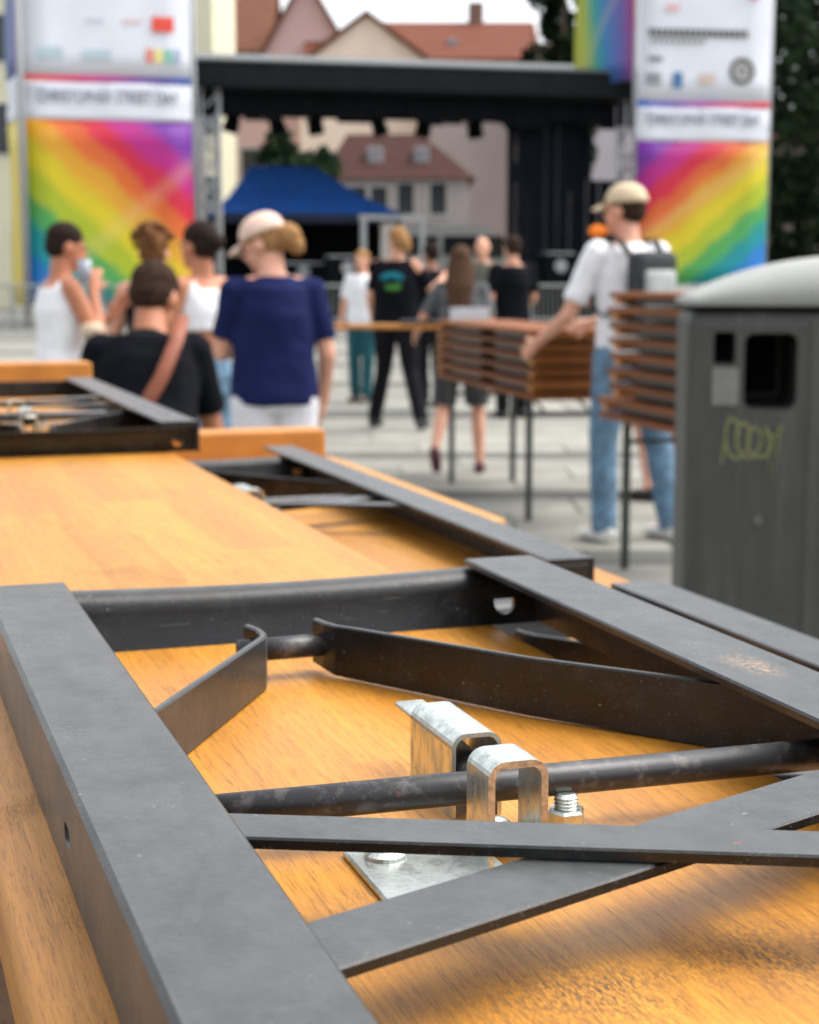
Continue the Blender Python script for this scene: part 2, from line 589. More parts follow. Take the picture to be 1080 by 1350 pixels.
def latch(parent, x, y, z, dirn):
    """zinc snap latch; origin (x, y) = rod axis at keeper, z = board surface"""
    def Y(v): return y + v if dirn < 0 else y - v
    # the base plate is the latch's own body
    bm = bmesh.new()
    box(bm, x - 0.039, x + 0.001, min(Y(-0.041), Y(-0.004)), max(Y(-0.041), Y(-0.004)), z, z + 0.0022, 0.0006, 1)
    for v in bm.verts:      # skewed cut on the near end
        if abs(v.co.y - Y(-0.041)) < 0.004:
            v.co.y += (v.co.x - x) * 0.18 * (1 if dirn < 0 else -1)
    lt = put("latch", bm, ZINC, parent)
    bm = bmesh.new()
    arch(bm, 0.0182, 0.0318, min(Y(-0.0305), Y(-0.0135)), max(Y(-0.0305), Y(-0.0135)), 0.0021, 0.0052, x - 0.0042, z)
    put("keeper_arch", bm, [ZINC, RUST], lt, smooth=False)
    bm = bmesh.new()
    arch(bm, 0.0166, 0.0268, min(Y(0.0165), Y(0.056)), max(Y(0.0165), Y(0.056)), 0.0014, 0.0048, x + 0.0022, z)
    put("spring_housing", bm, [ZINC, ZINC], lt)
    bm = bmesh.new()
    ya, yb = sorted((Y(0.050), Y(0.080)))
    box(bm, x + 0.0045, x + 0.0150, ya, yb, z + 0.0195, z + 0.0218, 0.0010, 2)
    put("lever_tab", bm, ZINC, lt, smooth=True)
    bm = bmesh.new()
    sweep(bm, [(x + 0.0105, Y(0.012), z + 0.012), (x + 0.0105, Y(0.045), z + 0.014)], 0.0058, 18)
    put("spring_bolt", bm, simple("dark_oily_steel", (0.05, 0.05, 0.05), 0.4, 0.4, 300, metal=0.6), lt, smooth=True)
    bm = bmesh.new()
    ball(bm, (x + 0.0050, Y(-0.014), z + 0.0058), (0.0052, 0.0052, 0.0048), 3)
    put("screw_head", bm, ZINC, lt, smooth=True)
    bm = bmesh.new()
    sweep(bm, [(x - 0.029, Y(-0.014), z + 0.0022), (x - 0.029, Y(-0.014), z + 0.0034), (x - 0.029, Y(-0.014), z + 0.0052)], [0.0062, 0.0060, 0.0035], 22)
    put("screw_head", bm, ZINC, lt, smooth=False)
    # threaded bolt with hex nut
    bx, by = x + 0.031, Y(-0.005)
    bm = bmesh.new()
    pts, rad = [], []
    for k in range(15):
        pts.append((bx, by, z + 0.004 + k * 0.00055)); rad.append(0.0037 if k % 2 else 0.0031)
    pts.append((bx, by, z + 0.0122)); rad.append(0.0026)
    sweep(bm, pts, rad, 18)
    put("bolt", bm, ZINC, lt)
    bm = bmesh.new()
    sweep(bm, [(bx, by, z), (bx, by, z + 0.0008), (bx, by, z + 0.0066), (bx, by, z + 0.0075)], [0.0056, 0.0060, 0.0060, 0.0054], 6)
    put("nut", bm, ZINC, lt)
    return lt

def leg_frame(parent, xl, xr, yb, dirn, L_, zp, h=0.031, over=0.0, latch_on=True, foot=True, bow=0.0):
    """folded steel frame lying on the board: dirn -1 = legs run toward -y from the end bar"""
    zt = zp + h - 0.0005
    def Y(v): return yb + dirn * v
    s = 1
    for side, xo in ((1, xl), (-1, xr)):
        bm = bmesh.new()
        y0, y1 = sorted((Y(-over), Y(L_)))
        lprof_leg(bm, xo, side, y0, y1, zt, h=h - 0.001)
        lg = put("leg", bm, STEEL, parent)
        if side == 1 and latch_on and zp > 1.1 and dirn < 0:      # bolt slot in the outer web
            cb = bmesh.new()
            box(cb, xo - 0.01, xo + 0.002, 0.436, 0.448, 1.1455, 1.1515, 0.0025, 2)
            cut(lg, cb)
    # end bar: rounded top edge, upright web, foot flange turned under
    xa, xb = xl + 0.0034, xr - 0.0034
    n = 28
    arc = [(-0.0115 * math.sin(q), -0.0030 - 0.0090 * (1 - math.cos(q))) for q in [math.pi / 2 * k / 8 for k in range(9)]]
    ain = [(x_ + 0.0030 * min(1, -x_ / 0.0115), z_ - 0.0030 * (1 - min(1, -x_ / 0.0115) ** 2)) for x_, z_ in arc]
    prof = arc + [(-0.0128, -0.0200), (-0.0160, -h + 0.0006), (-0.0130, -h + 0.0006), (-0.0098, -0.0200)] + ain[::-1]
    bm = bmesh.new()
    rings = []
    for k in range(n + 1):
        u = k / n
        x = xa + (xb - xa) * u
        sag = -0.0030 * math.sin(math.pi * u)
        rings.append([bm.verts.new((x, Y(-0.001) + (-dirn) * (-q[0]) * 0 + dirn * (-q[0]) + dirn * bow * math.sin(math.pi * u), zt + q[1] + (sag if q[1] > -0.025 else 0))) for q in prof])
    m_ = len(prof)
    for A, B in zip(rings, rings[1:]):
        for k in range(m_):
            bm.faces.new((A[k], A[(k + 1) % m_], B[(k + 1) % m_], B[k]))
    bm.faces.new(rings[0][::-1]); bm.faces.new(rings[-1])
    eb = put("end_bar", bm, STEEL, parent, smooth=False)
    cb = bmesh.new()
    xh = xr - 0.0195
    yh = Y(0.0115)
    zc = zt - 0.0205
    hole = [(math.cos(a) * 0.0052, math.sin(a) * 0.0052) for a in [math.pi + k * math.pi / 10 for k in range(11)]]
    prism(cb, hole + [(0.0052, 0.002), (-0.0052, 0.002)], (xh, yh - 0.012, zc), (xh, yh + 0.012, zc), (1, 0, 0), (0, 0, 1))
    cut(eb, cb)
    eb.data.polygons.foreach_set('use_smooth', [True] * len(eb.data.polygons))
    eb.data.set_sharp_from_angle(angle=R(38))
    # struts with bent ends, carried by a pivot rod
    W = xr - xl
    c = (xl + xr) / 2
    zs = zp + 0.0225
    sl = [(xl + 0.101, Y(0.079), zs, 0.0185), (xl + 0.1035, Y(0.090), zs, 0.0195), (xl + 0.1035, Y(0.098), zs, 0.021), (xl + 0.1015, Y(0.104), zs, 0.0215), (xl + 0.041, Y(0.205), zs + .001, 0.023), (xl + 0.004, Y(0.266), zs + 0.002, 0.024)]
    sr = [(xl + 0.1315, Y(0.076), zs, 0.0185), (xl + 0.1335, Y(0.086), zs, 0.0195), (xl + 0.136, Y(0.093), zs, 0.021), (xl + 0.141, Y(0.099), zs, 0.0215), (xl + 0.188, Y(0.176), zs + .001, 0.0225), (xl + 0.242, Y(0.245), zs + .002, 0.024), (xr - 0.004, Y(0.268), zs + .002, 0.024)]
    for q in (sl, sr):
        bm = bmesh.new()
        strut_bar(bm, q, 0.02, 0.003, zs)
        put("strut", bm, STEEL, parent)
    bm = bmesh.new()
    sweep(bm, [(xl + 0.096, Y(0.0845), zp + 0.0125), (xl + 0.140, Y(0.083), zp + 0.0125)], 0.0048, 20)
    put("pivot_rod", bm, ROD, parent, smooth=True)
    bm = bmesh.new()
    sweep(bm, [(xl + 0.004, Y(0.287), zp + 0.0135), (c, Y(0.295), zp + 0.0150), (xr - 0.004, Y(0.300), zp + 0.0155)], 0.0050, 24)
    put("locking_rod", bm, ROD, parent, smooth=True)
    # two flats crossing in an X under the leg tops
    bm = bmesh.new()
    flat_bar(bm, (xl + 0.0335, Y(0.338)), (xr - 0.020, Y(0.432)), 0.0185, 0.003, zt - 0.0035)
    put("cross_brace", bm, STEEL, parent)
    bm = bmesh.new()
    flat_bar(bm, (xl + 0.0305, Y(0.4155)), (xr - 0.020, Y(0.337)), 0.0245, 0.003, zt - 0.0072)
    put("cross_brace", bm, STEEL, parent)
    if latch_on:
        for (wx, wy, wz, wl) in ((xl + 0.0345, Y(0.2875), zp + 0.019, 0.004), (xl + 0.0362, Y(0.352), zt - 0.0045, 0.006), (xl + 0.0362, Y(0.402), zt - 0.008, 0.007), (xr - 0.034, Y(0.431), zt - 0.0045, 0.006)):
            bm = bmesh.new()
            for k in range(7):
                u = (k / 6 - .5) * 2
                ball(bm, (wx + random.uniform(-.0004, .0004), wy + u * wl, wz + random.uniform(-.0004, .0004)), (0.0016, 0.0017, 0.0013), 2)
            put("weld_bead", bm, STEEL, parent, smooth=True)
    if foot:
        bm = bmesh.new()
        y0, y1 = sorted((Y(L_ - 0.004), Y(L_)))
        box(bm, xl + 0.0036, xr - 0.0036, y0, y1, zp + 0.004, zt - 0.004, 0.0005, 1)
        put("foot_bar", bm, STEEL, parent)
    if latch_on:
        latch(parent, xl + 0.1165, Y(0.2955), zp, dirn)

def board(parent, x0, x1, y0, y1, ztop, mat, name="seat_board", t=0.027, r=0.008):
    bm = bmesh.new()
    box(bm, x0, x1, y0, y1, ztop - t, ztop, r, 5)
    return put(name, bm, mat, parent, smooth=True)

def cleat(parent, x0, x1, y0, y1, z0, z1):
    bm = bmesh.new()
    box(bm, x0, x1, y0, y1, z0, z1, 0.003, 2)
    return put("cleat", bm, WOOD_CLEAT, parent)

GB = "folded wooden benches in the foreground stack"
# upper bench
A = thing("folded_bench", "orange varnished bench on top of the stack with zinc latch in sharp focus", "bench", (0, 0, 0), TH, GB)
board(A, 0.031, 0.293, -0.06, 2.56, 1.135, WOOD)
leg_frame(A, 0.0500, 0.3135, 0.737, -1, 0.80, 1.135)
leg_frame(A, 0.0500, 0.3140, 1.561, 1, 0.76, 1.135)
cleat(A, 0.005, 0.325, 2.38, 2.44, 1.1352, 1.183)
# lower bench, shifted to the right
B = thing("folded_bench", "bench under the top bench, shifted right, its grey steel leg along the edge", "bench", (0, 0, 0), TH, GB)
z2 = 1.0755
board(B, 0.288, 0.553, 0.15, 2.12, z2, WOOD)
leg_frame(B, 0.2290, 0.4930, 0.945, -1, 0.75, z2, latch_on=False)
leg_frame(B, 0.2260, 0.4900, 1.800, -1, 0.76, z2, over=0.08)
cleat(B, 0.25, 0.545, 1.93, 1.985, z2 + 0.0003, z2 + 0.043)
# third layer: two benches end to end
z3 = z2 - 0.062
C_ = thing("folded_bench", "farther bench of the bottom layer, only its worn orange edge showing", "bench", (0, 0, 0), TH, GB)
board(C_, 0.345, 0.622, 1.42, 2.12, z3, WOOD)
bt = thing("wooden_batten", "worn orange batten lying along the far right edge of the lower bench", "batten", (0.0, 0, 0), TH)
board(bt, 0.5545, 0.594, 1.46, 2.06, z2 - 0.004, WOOD, "batten_strip", t=z2 - 0.004 - z3 - 0.0005, r=0.006)
D_ = thing("folded_bench", "nearer bench of the bottom layer, its orange end peeping out between grey legs", "bench", (0, 0, 0), TH, GB)
board(D_, 0.30, 0.573, 0.1, 1.15, z3, WOOD)
leg_frame(D_, 0.30, 0.562, 0.9, -1, 0.60, z3, latch_on=False)
# weathered boards low on the left and the trestle that carries all
T = thing("trestle_table", "weathered brown table carrying the stack of benches, a dark corner showing at lower left", "table", (0, 0, 0), TH)
board(T, -0.28, 0.24, -0.2, 2.7, z3 - 0.066, WOOD_OLD, "tabletop", 0.028, 0.004)
board(T, 0.246, 0.76, -0.2, 2.7, z3 - 0.066, WOOD_OLD, "tabletop", 0.028, 0.004)
for x in (-0.2, 0.68):
    for y in (0.0, 2.1):
        bm = bmesh.new(); sweep(bm, [(x, y, 0), (x, y, z3 - 0.095)], 0.016, 12)
        put("leg", bm, STEEL, T, smooth=True)

# ------------------------------------------------------------------ FOLDED TABLE STACKS in the middle distance
def folded_table(label, group, loc, rz):
    t = thing("folded_table", label, "folded table", loc, rz, group)
    board(t, 0, 0.5, 0, 2.2, 0.0675, WOOD_RED, "tabletop", 0.026, 0.004)
    for y0 in (0.06, 2.08):
        bm = bmesh.new(); box(bm, 0.0, 0.5, y0, y0 + 0.06, 0.014, 0.0412, 0.003, 1)
        put("cleat", bm, WOOD_CLEAT, t)
    for k, y0 in enumerate((0.2, 1.25)):
        bm = bmesh.new()
        for x in (0.05, 0.43):
            box(bm, x, x + 0.03, y0, y0 + 0.75, 0.012, 0.041, 0.002, 1)
        for yy in (y0 + 0.02, y0 + 0.68):
            box(bm, 0.081, 0.429, yy, yy + 0.025, 0.014, 0.038, 0.002, 1)
        put("folded_leg", bm, STEEL, t)
    return t

def support_table(label, loc, rz, ztop):
    t = thing("beer_table", label, "table", loc, rz, "tables carrying the folded stacks")
    board(t, 0, 0.5, 0, 2.2, ztop, WOOD_RED, "tabletop", 0.028, 0.004)
    green = simple("dark_green_steel", (0.022, 0.032, 0.026), 0.5, 0.3, 10)
    for yy in (0.24, 1.96):
        for x in (0.03, 0.44):
            bm = bmesh.new()
            box(bm, x, x + 0.032, yy - 0.016, yy + 0.016, 0.0, ztop - 0.029, 0.003, 1)
            put("leg", bm, green, t)
        bm = bmesh.new()
        box(bm, 0.063, 0.439, yy - 0.01, yy + 0.01, ztop - 0.13, ztop - 0.11, 0.002, 1)
        put("rail", bm, green, t)
        sgn = 1 if yy < 1 else -1
        for x in (0.12, 0.38):
            bm = bmesh.new()
            pts = []
            for k in range(9):
                u = k / 8
                pts.append((x + 0.05 * math.sin(u * 3.1), yy + sgn * 0.42 * u, ztop - 0.12 + 0.09 * u ** 1.6))
            sweep(bm, pts, 0.008, 8)
            put("brace", bm, green, t, smooth=True)
    return t

def frame_loc(x, y, ang):
    return (x, y), ang
# left stack: near-left corner, long side runs away
ang1 = math.atan2(0.46, 2.05)
x1, y1 = 0.655, 8.6
support_table("table with dark green legs under the stack of brown tables by the man in jeans", (x1, y1, 0), ang1, 0.70)
ftxt = ["lowest folded brown table of the left stack with an orange cleat at its corner", "second folded table from the bottom of the left stack beside the man's hand",
        "third folded table up in the left stack beside the man's hand", "fourth folded table up in the left stack just under its top table", "topmost folded table of the left stack with lighter worn surface"]
first = None
G1 = "folded brown tables in the left stack"
for k in range(5):
    loc = (x1 + random.uniform(-.008, .008), y1 + random.uniform(-.03, .03), 0.7015 + 0.0682 * k)
    if first is None:
        first = folded_table(ftxt[0], G1, loc, ang1)
    else:
        c = copy_tree(first)
        c.location = loc; c.rotation_euler = (0, 0, ang1 + random.uniform(-.006, .006)); c['label'] = ftxt[k]
# right stack: far-left corner at (0.866, 7.55); runs toward the viewer and right
ang2 = math.atan2(0.24, 0.93)
L2 = 2.2
x2, y2 = 0.872 + math.sin(ang2) * L2, 7.56 - math.cos(ang2) * L2
support_table("table with dark legs under the tall stack of brown tables beside the grey bin", (x2, y2, 0), ang2, 0.70)
G2 = "folded brown tables in the right stack"
rtxt = ["lowest folded table of the tall stack behind the bin, sticking out to the left", "second lowest folded table of the tall stack beside the bin",
        "third folded table up in the tall stack beside the bin", "fourth folded table up in the tall stack beside the bin",
        "fifth folded table up in the tall stack beside the bin", "third folded table from the top of the tall stack beside the bin",
        "second folded table from the top of the tall stack beside the bin", "topmost folded table of the tall stack below the backpack"]
for k in range(8):
    c = copy_tree(first)
    sh = 0.0 if k == 0 else -0.10
    c.location = (x2 + random.uniform(-.006, .006) - math.sin(ang2) * sh, y2 + math.cos(ang2) * sh, 0.7015 + 0.0682 * k)
    c.rotation_euler = (0, 0, ang2 + random.uniform(-.006, .006))
    c['label'] = rtxt[k]; c['group'] = G2

# bench carried by the long haired woman
cb_ = thing("carried_bench", "orange wooden bench carried level by the long haired woman in shorts", "bench", (-0.62, 11.05, 0.975), R(-4))
bm = bmesh.new(); box(bm, 0, 1.05, 0, 0.25, 0, 0.028, 0.004, 2); put("seat_board", bm, WOOD_CLEAT, cb_)
bm = bmesh.new(); box(bm, 0.55, 1.0, 0.03, 0.22, 0.029, 0.055, 0.003, 1); put("folded_leg", bm, STEEL, cb_)

# ------------------------------------------------------------------ LITTER BIN
BIN, nt_, b_ = newmat("bin_grey_plastic")
_f1, _r1 = noise_fac(nt_, mapped(nt_, (1, 1, 1)), 5, 6, .65, .3, .7)
_c = mix(nt_, _f1, (0.032, 0.032, 0.028), (0.052, 0.052, 0.046))
_f2, _ = noise_fac(nt_, mapped(nt_, (30, 30, 1.2)), 1.0, 5, .6, .5, .72)
_c = mix(nt_, math_(nt_, 'MULTIPLY', _f2, 0.5), _c, (0.10, 0.098, 0.088))
_f3, _ = noise_fac(nt_, mapped(nt_, (1, 1, 1)), 60, 3, .6, .70, .75)
_c = mix(nt_, math_(nt_, 'MULTIPLY', _f3, 0.6), _c, (0.15, 0.15, 0.14))
nt_.links.new(_c, b_.inputs['Base Color']); b_.inputs['Roughness'].default_value = 0.6
bump(nt_, b_, _r1, 0.15, 0.004)
LID = simple("bin_pale_lid", (0.32, 0.33, 0.31), 0.8, 0.08, 5, bmp=0.1, bdist=0.003)
bn = thing("litter_bin", "large dark grey litter bin with pale domed lid and yellow green scrawl", "litter bin", (0.607, 3.60, 0), R(-7))
bm = bmesh.new()
box(bm, 0, 0.74, 0, 0.62, 0.04, 1.236, 0.035, 4)
for v in bm.verts:
    if v.co.z < 0.6:
        k = (0.6 - v.co.z) * 0.01
        v.co.x += (0.37 - v.co.x) * k
body = put("body", bm, BIN, bn)
cbm = bmesh.new()
box(cbm, 0.058, 0.104, -0.1, 0.12, 1.118, 1.188, 0.008, 3)
box(cbm, 0.124, 0.238, -0.1, 0.30, 1.020, 1.186, 0.022, 4)
cut(body, cbm)
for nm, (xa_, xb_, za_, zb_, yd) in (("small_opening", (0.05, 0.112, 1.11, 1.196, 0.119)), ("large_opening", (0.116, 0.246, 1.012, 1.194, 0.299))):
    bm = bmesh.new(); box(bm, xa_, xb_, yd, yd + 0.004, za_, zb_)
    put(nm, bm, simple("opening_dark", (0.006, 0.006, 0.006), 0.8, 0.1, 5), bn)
bm = bmesh.new(); box(bm, 0.056, 0.112, -0.0016, 0.002, 1.028, 1.110, 0.0005, 1)
put("pale_sticker", bm, simple("sticker_grey", (0.16, 0.16, 0.14), 0.6, 0.15, 20), bn)
# domed lid with shallow rim
bm = bmesh.new()
nx_, ny_ = 28, 16
grid = []
for j in range(ny_ + 1):
    rowv = []
    for i in range(nx_ + 1):
        u = i / nx_; v_ = j / ny_
        ex = 1 - abs(2 * u - 1) ** 2.0
        ey = 1 - abs(2 * v_ - 1) ** 5.0
        z = 1.256 + 0.100 * (max(ex, 0) ** 0.95) * (0.35 + 0.65 * max(ey, 0) ** 0.5)
        rowv.append(bm.verts.new((-0.004 + 0.748 * u, -0.006 + 0.632 * v_, z)))
    grid.append(rowv)
for j in range(ny_):
    for i in range(nx_):
        bm.faces.new((grid[j][i], grid[j][i + 1], grid[j + 1][i + 1], grid[j + 1][i]))
border = [grid[0][i] for i in range(nx_ + 1)] + [grid[j][nx_] for j in range(1, ny_ + 1)] + [grid[ny_][i] for i in range(nx_ - 1, -1, -1)] + [grid[j][0] for j in range(ny_ - 1, 0, -1)]
low = [bm.verts.new((v.co.x, v.co.y, 1.2445)) for v in border]
for k in range(len(border)):
    bm.faces.new((border[k], border[(k + 1) % len(border)], low[(k + 1) % len(low)], low[k]))
bm.faces.new(low)
put("lid", bm, LID, bn, smooth=True)
bm = bmesh.new(); box(bm, 0.008, 0.732, 0.008, 0.612, 1.2365, 1.2440); put("lid_seal", bm, simple("opening_dark", (0.006,) * 3), bn)
STREAK = simple("bin_streaks", (0.040, 0.040, 0.036), 0.6, 0.2, 8)
for x_ in (0.262, 0.715):      # door seams
    bm = bmesh.new(); box(bm, x_, x_ + 0.004, -0.0015, 0.002, 0.10, 1.21); put("seam", bm, STREAK, bn)
bm = bmesh.new(); sweep(bm, [(0.162, 0.002, 0.776), (0.162, -0.006, 0.776)], 0.010, 16); put("lock", bm, simple("dull_lock", (0.12, 0.12, 0.11), 0.5, .2, 30, metal=.5), bn)
# scrawl
bm = bmesh.new()
pts = []
for k in range(70):
    u = k / 69
    a = u * 2 * math.pi * 3.3
    pts.append((0.095 + 0.080 * u + 0.020 * math.cos(a), -0.0012, 0.955 - 0.012 * u + 0.046 * (1 - 0.4 * u) * math.sin(a)))
sweep(bm, pts, (0.0028, 0.0008), 6, side=(0, 0, 1))
for (q0, q1) in (((0.080, 0.90), (0.094, 1.01)), ((0.175, 0.985), (0.185, 0.88)), ((0.185, 0.95), (0.215, 0.985)), ((0.205, 0.985), (0.192, 0.86))):
    sweep(bm, [(q0[0], -0.0012, q0[1]), (q1[0], -0.0012, q1[1])], (0.0028, 0.0008), 6, side=(0, 0, 1))
put("scrawl", bm, simple("yellow_green_marker", (0.17, 0.18, 0.06), 0.6, 0.2, 60), bn)

# ------------------------------------------------------------------ PEOPLE
def skin(c, nm): return simple("skin_" + nm, c, 0.55, 0.08, 12)
SK_T = skin((0.44, 0.17, 0.085), "tan"); SK_L = skin((0.64, 0.32, 0.21), "light"); SK_D = skin((0.33, 0.145, 0.085), "deep")

def hand(bm, wr, fwd, palm_n, s=1.0, curl=0.5):
    """palm, four unequal bent fingers and a thumb on the side"""
    wr = Vector(wr); f = Vector(fwd).normalized(); nrm = Vector(palm_n)
    nrm = (nrm - f * nrm.dot(f)).normalized(); sd_ = f.cross(nrm)
    pc = wr + f * 0.048 * s
    M_ = Matrix((sd_, f, nrm)).transposed()
    ball(bm, pc, (0.040 * s, 0.048 * s, 0.016 * s), 2, M_)
    limb(bm, wr - f * 0.01, 0.024 * s, wr + f * 0.02, 0.025 * s, 8)
    for i, (off, ln) in enumerate(((-0.030, 0.066), (-0.010, 0.076), (0.010, 0.071), (0.029, 0.056))):
        p = wr + f * 0.083 * s + sd_ * off * s
        d = f + sd_ * off * 3
        d.normalize()
        a = p
        for j, sg in enumerate((0.45, 0.32, 0.25)):
            d = (d + nrm * curl * (0.35 + 0.3 * j)).normalized()
            b = a + d * ln * sg * s
            limb(bm, a, (0.0095 - 0.001 * j) * s, b, (0.0088 - 0.001 * j) * s, 6)
            a = b
    p = wr + f * 0.025 * s - sd_ * 0.030 * s
    d = (f - sd_ * 0.9 + nrm * 0.3).normalized()
    b = p + d * 0.038 * s
    limb(bm, p, 0.0125 * s, b, 0.0105 * s, 6)
    limb(bm, b, 0.0105 * s, b + (d + f * 0.8).normalized() * 0.028 * s, 0.009 * s, 6)

BASE = dict(pelvis=(0, 0, .97), waist=(0, 0, 1.10), chest=(0, 0, 1.30), neck=(0, -.01, 1.475), head=(0, .02, 1.625),
            shL=(-.18, 0, 1.42), shR=(.18, 0, 1.42), elL=(-.235, -.02, 1.14), elR=(.235, -.02, 1.14), wrL=(-.235, .08, .91), wrR=(.235, .08, .91),
            hiL=(-.092, 0, .93), hiR=(.092, 0, .93), knL=(-.10, .02, .50), knR=(.10, .02, .50), anL=(-.10, -.02, .085), anR=(.10, -.02, .085))
UPPER = ('waist', 'chest', 'neck', 'head', 'shL', 'shR', 'elL', 'elR', 'wrL', 'wrR')

def person(label, loc, heading, H=1.75, skinm=SK_T, top=None, sleeve='short', topm=None, legs='long', legm=None, shoem=None, hair=None, hairm=None,
           lean=0.0, turn=0.0, female=False, joints=None, cap=None, head_turn=0.0, head_nod=0.0, voxel=0.011, hem=0.0, girth=1.0, group=None, handdir=None):
    J = {k: Vector(v) for k, v in BASE.items()}
    if joints:
        for k, v in joints.items(): J[k] = Vector(v)
    if lean or turn:
        Mr = Matrix.Rotation(turn, 3, 'Z') @ Matrix.Rotation(-lean, 3, 'X')
        pv = J['pelvis'].copy()
        for k in UPPER:
            J[k] = pv + Mr @ (J[k] - pv)
    k_ = H / 1.75
    sw = 0.90 if female else 1.0
    J['shL'].x *= sw; J['shR'].x *= sw
    p = thing("person", label, "person", loc, heading, group)
    p.scale = (k_, k_, k_)
    up = (J['neck'] - J['chest']).normalized()
    side = (J['shR'] - J['shL']).normalized()
    g_ = girth
    # --- body
    bm = bmesh.new()
    def torso(b_, grow=0.0, z_low=None):
        hipw = (0.165 if female else 0.158) * g_ + grow
        wst = (0.125 if female else 0.145) * g_ + grow
        ch = (0.148 if female else 0.168) * g_ + grow
        pts = [J['pelvis'] - (J['waist'] - J['pelvis']) * 0.55, J['pelvis'], J['waist'], (J['waist'] + J['chest']) / 2, J['chest'], (J['chest'] * 0.35 + J['neck'] * 0.65), J['neck'] - up * 0.035, J['neck'] - up * 0.01]
        rad = [(hipw * 0.85, 0.09 + grow), (hipw, 0.112 * g_ + grow), (wst, 0.098 * g_ + grow), (wst * 0.5 + ch * 0.5, 0.105 * g_ + grow), (ch, 0.118 * g_ + grow), (ch * 0.93, 0.098 + grow), (0.095 + grow, 0.070 + grow), (0.055 + grow, 0.055 + grow)]
        return pts, rad
    pts, rad = torso(bm)
    sweep(bm, pts, rad, 20, side=side)
    for s_ in ('L', 'R'):
        ball(bm, J['sh' + s_], 0.052, 2)
        limb(bm, J['neck'] - up * 0.045, 0.045, J['sh' + s_] + Vector((0, 0, .008)), 0.044)
        limb(bm, J['sh' + s_], 0.052 * g_, J['el' + s_], 0.039)
        limb(bm, J['el' + s_], 0.040, J['wr' + s_], 0.026)
        fw = (J['wr' + s_] - J['el' + s_]).normalized()
        if handdir and s_ in handdir: fw = Vector(handdir[s_])
        inward = Vector((1 if s_ == 'L' else -1, 0.25, 0))
        hand(bm, J['wr' + s_], fw, inward, 1.0)
        if legs != 'skirt':
            limb(bm, J['hi' + s_], 0.088 * g_, J['kn' + s_], 0.056)
            limb(bm, J['kn' + s_], 0.054, J['kn' + s_] * 0.62 + J['an' + s_] * 0.38 + Vector((0, -.015, 0)), 0.054)
            limb(bm, J['kn' + s_] * 0.62 + J['an' + s_] * 0.38 + Vector((0, -.015, 0)), 0.053, J['an' + s_], 0.036)
        a = J['an' + s_]
        limb(bm, a + Vector((0, -.02, -.03)), 0.034, a + Vector((0, .13, -.045)), 0.030)
    hd = J['head']
    Mh = Matrix.Rotation(head_turn + turn, 3, 'Z') @ Matrix.Rotation(-lean * 0.6 - head_nod, 3, 'X')
    limb(bm, J['neck'] - up * 0.03, 0.060, hd + Mh @ Vector((0, -.02, -.05)), 0.052)
    ball(bm, hd + Mh @ Vector((0, -.01, .02)), (0.076, 0.094, 0.096), 3, Mh)
    ball(bm, hd + Mh @ Vector((0, .03, -.04)), (0.058, 0.064, 0.076), 3, Mh)
    limb(bm, hd + Mh @ Vector((0, .088, .012)), 0.009, hd + Mh @ Vector((0, .106, -.024)), 0.013, 8)
    ball(bm, hd + Mh @ Vector((0, .085, -.062)), (0.024, 0.012, 0.009), 2, Mh)
    ball(bm, hd + Mh @ Vector((0, .072, -.098)), (0.024, 0.020, 0.018), 2, Mh)
    for s2 in (-1, 1):
        ball(bm, hd + Mh @ Vector((.078 * s2, -.010, -.012)), (0.012, 0.022, 0.032), 2, Mh)
        ball(bm, hd + Mh @ Vector((.030 * s2, .078, .014)), (0.020, 0.012, 0.010), 2, Mh)
    fused("body", bm, skinm, p, voxel, 3)
    # eyes
    for s2 in (-1, 1):
        bm = bmesh.new(); ball(bm, hd + Mh @ Vector((.031 * s2, .086, .004)), (0.012, 0.006, 0.007), 2, Mh)
        put("eye", bm, simple("eye_dark", (0.03, 0.02, 0.015), 0.2, 0.1, 5), p, smooth=True)
    # --- top
    bm = bmesh.new()
    pts, rad = torso(bm, 0.016)
    if top == 'tank':
        sweep(bm, pts[:6], rad[:6], 22, side=side)
        for s_ in ('L', 'R'):
            a = J['chest'] * 0.45 + J['sh' + s_] * 0.55
            b = J['sh' + s_] * 0.72 + J['neck'] * 0.28 + up * 0.012
            sweep(bm, [a - up * 0.05, b], [(0.06, 0.105), (0.030, 0.055)], 14, side=side)
    elif top == 'crop':
        sweep(bm, pts[3:6], rad[3:6], 22, side=side)
        for s_ in ('L', 'R'):
            a = J['chest'] * 0.45 + J['sh' + s_] * 0.55
            b = J['sh' + s_] * 0.72 + J['neck'] * 0.28 + up * 0.012
            sweep(bm, [a - up * 0.05, b], [(0.05, 0.100), (0.026, 0.055)], 14, side=side)
    else:
        low = [pts[0] - (J['waist'] - J['pelvis']) * hem] + pts[1:]
        rad2 = [(r_[0] + (0.012 if i < 4 else 0.0), r_[1] + 0.008) for i, r_ in enumerate(rad)]
        rad2[0] = (rad2[1][0] * 0.99, rad2[1][1] * 0.98)
        rad2[2] = (rad2[1][0] * 0.93, rad2[1][1] * 0.95); rad2[3] = (rad2[1][0] * 0.95, rad2[1][1] * 0.98)
        sweep(bm, low, rad2, 24, side=side)
        for s_ in ('L', 'R'):
            sh, el, wr = J['sh' + s_], J['el' + s_], J['wr' + s_]
            ball(bm, sh, 0.066 if not female else 0.061, 2)
            limb(bm, J['neck'] - up * 0.065, 0.050, sh + Vector((0, 0, .006)), 0.056)
            if sleeve == 'short':
                e = sh.lerp(el, 0.78)
                sweep(bm, [sh, sh.lerp(el, 0.4), e], ([0.062, 0.064, 0.062] if not female else [0.056, 0.057, 0.057]), 16)
            elif sleeve == 'long':
                limb(bm, sh, 0.070, el, 0.056); sweep(bm, [el, wr], [0.055, 0.042], 14)
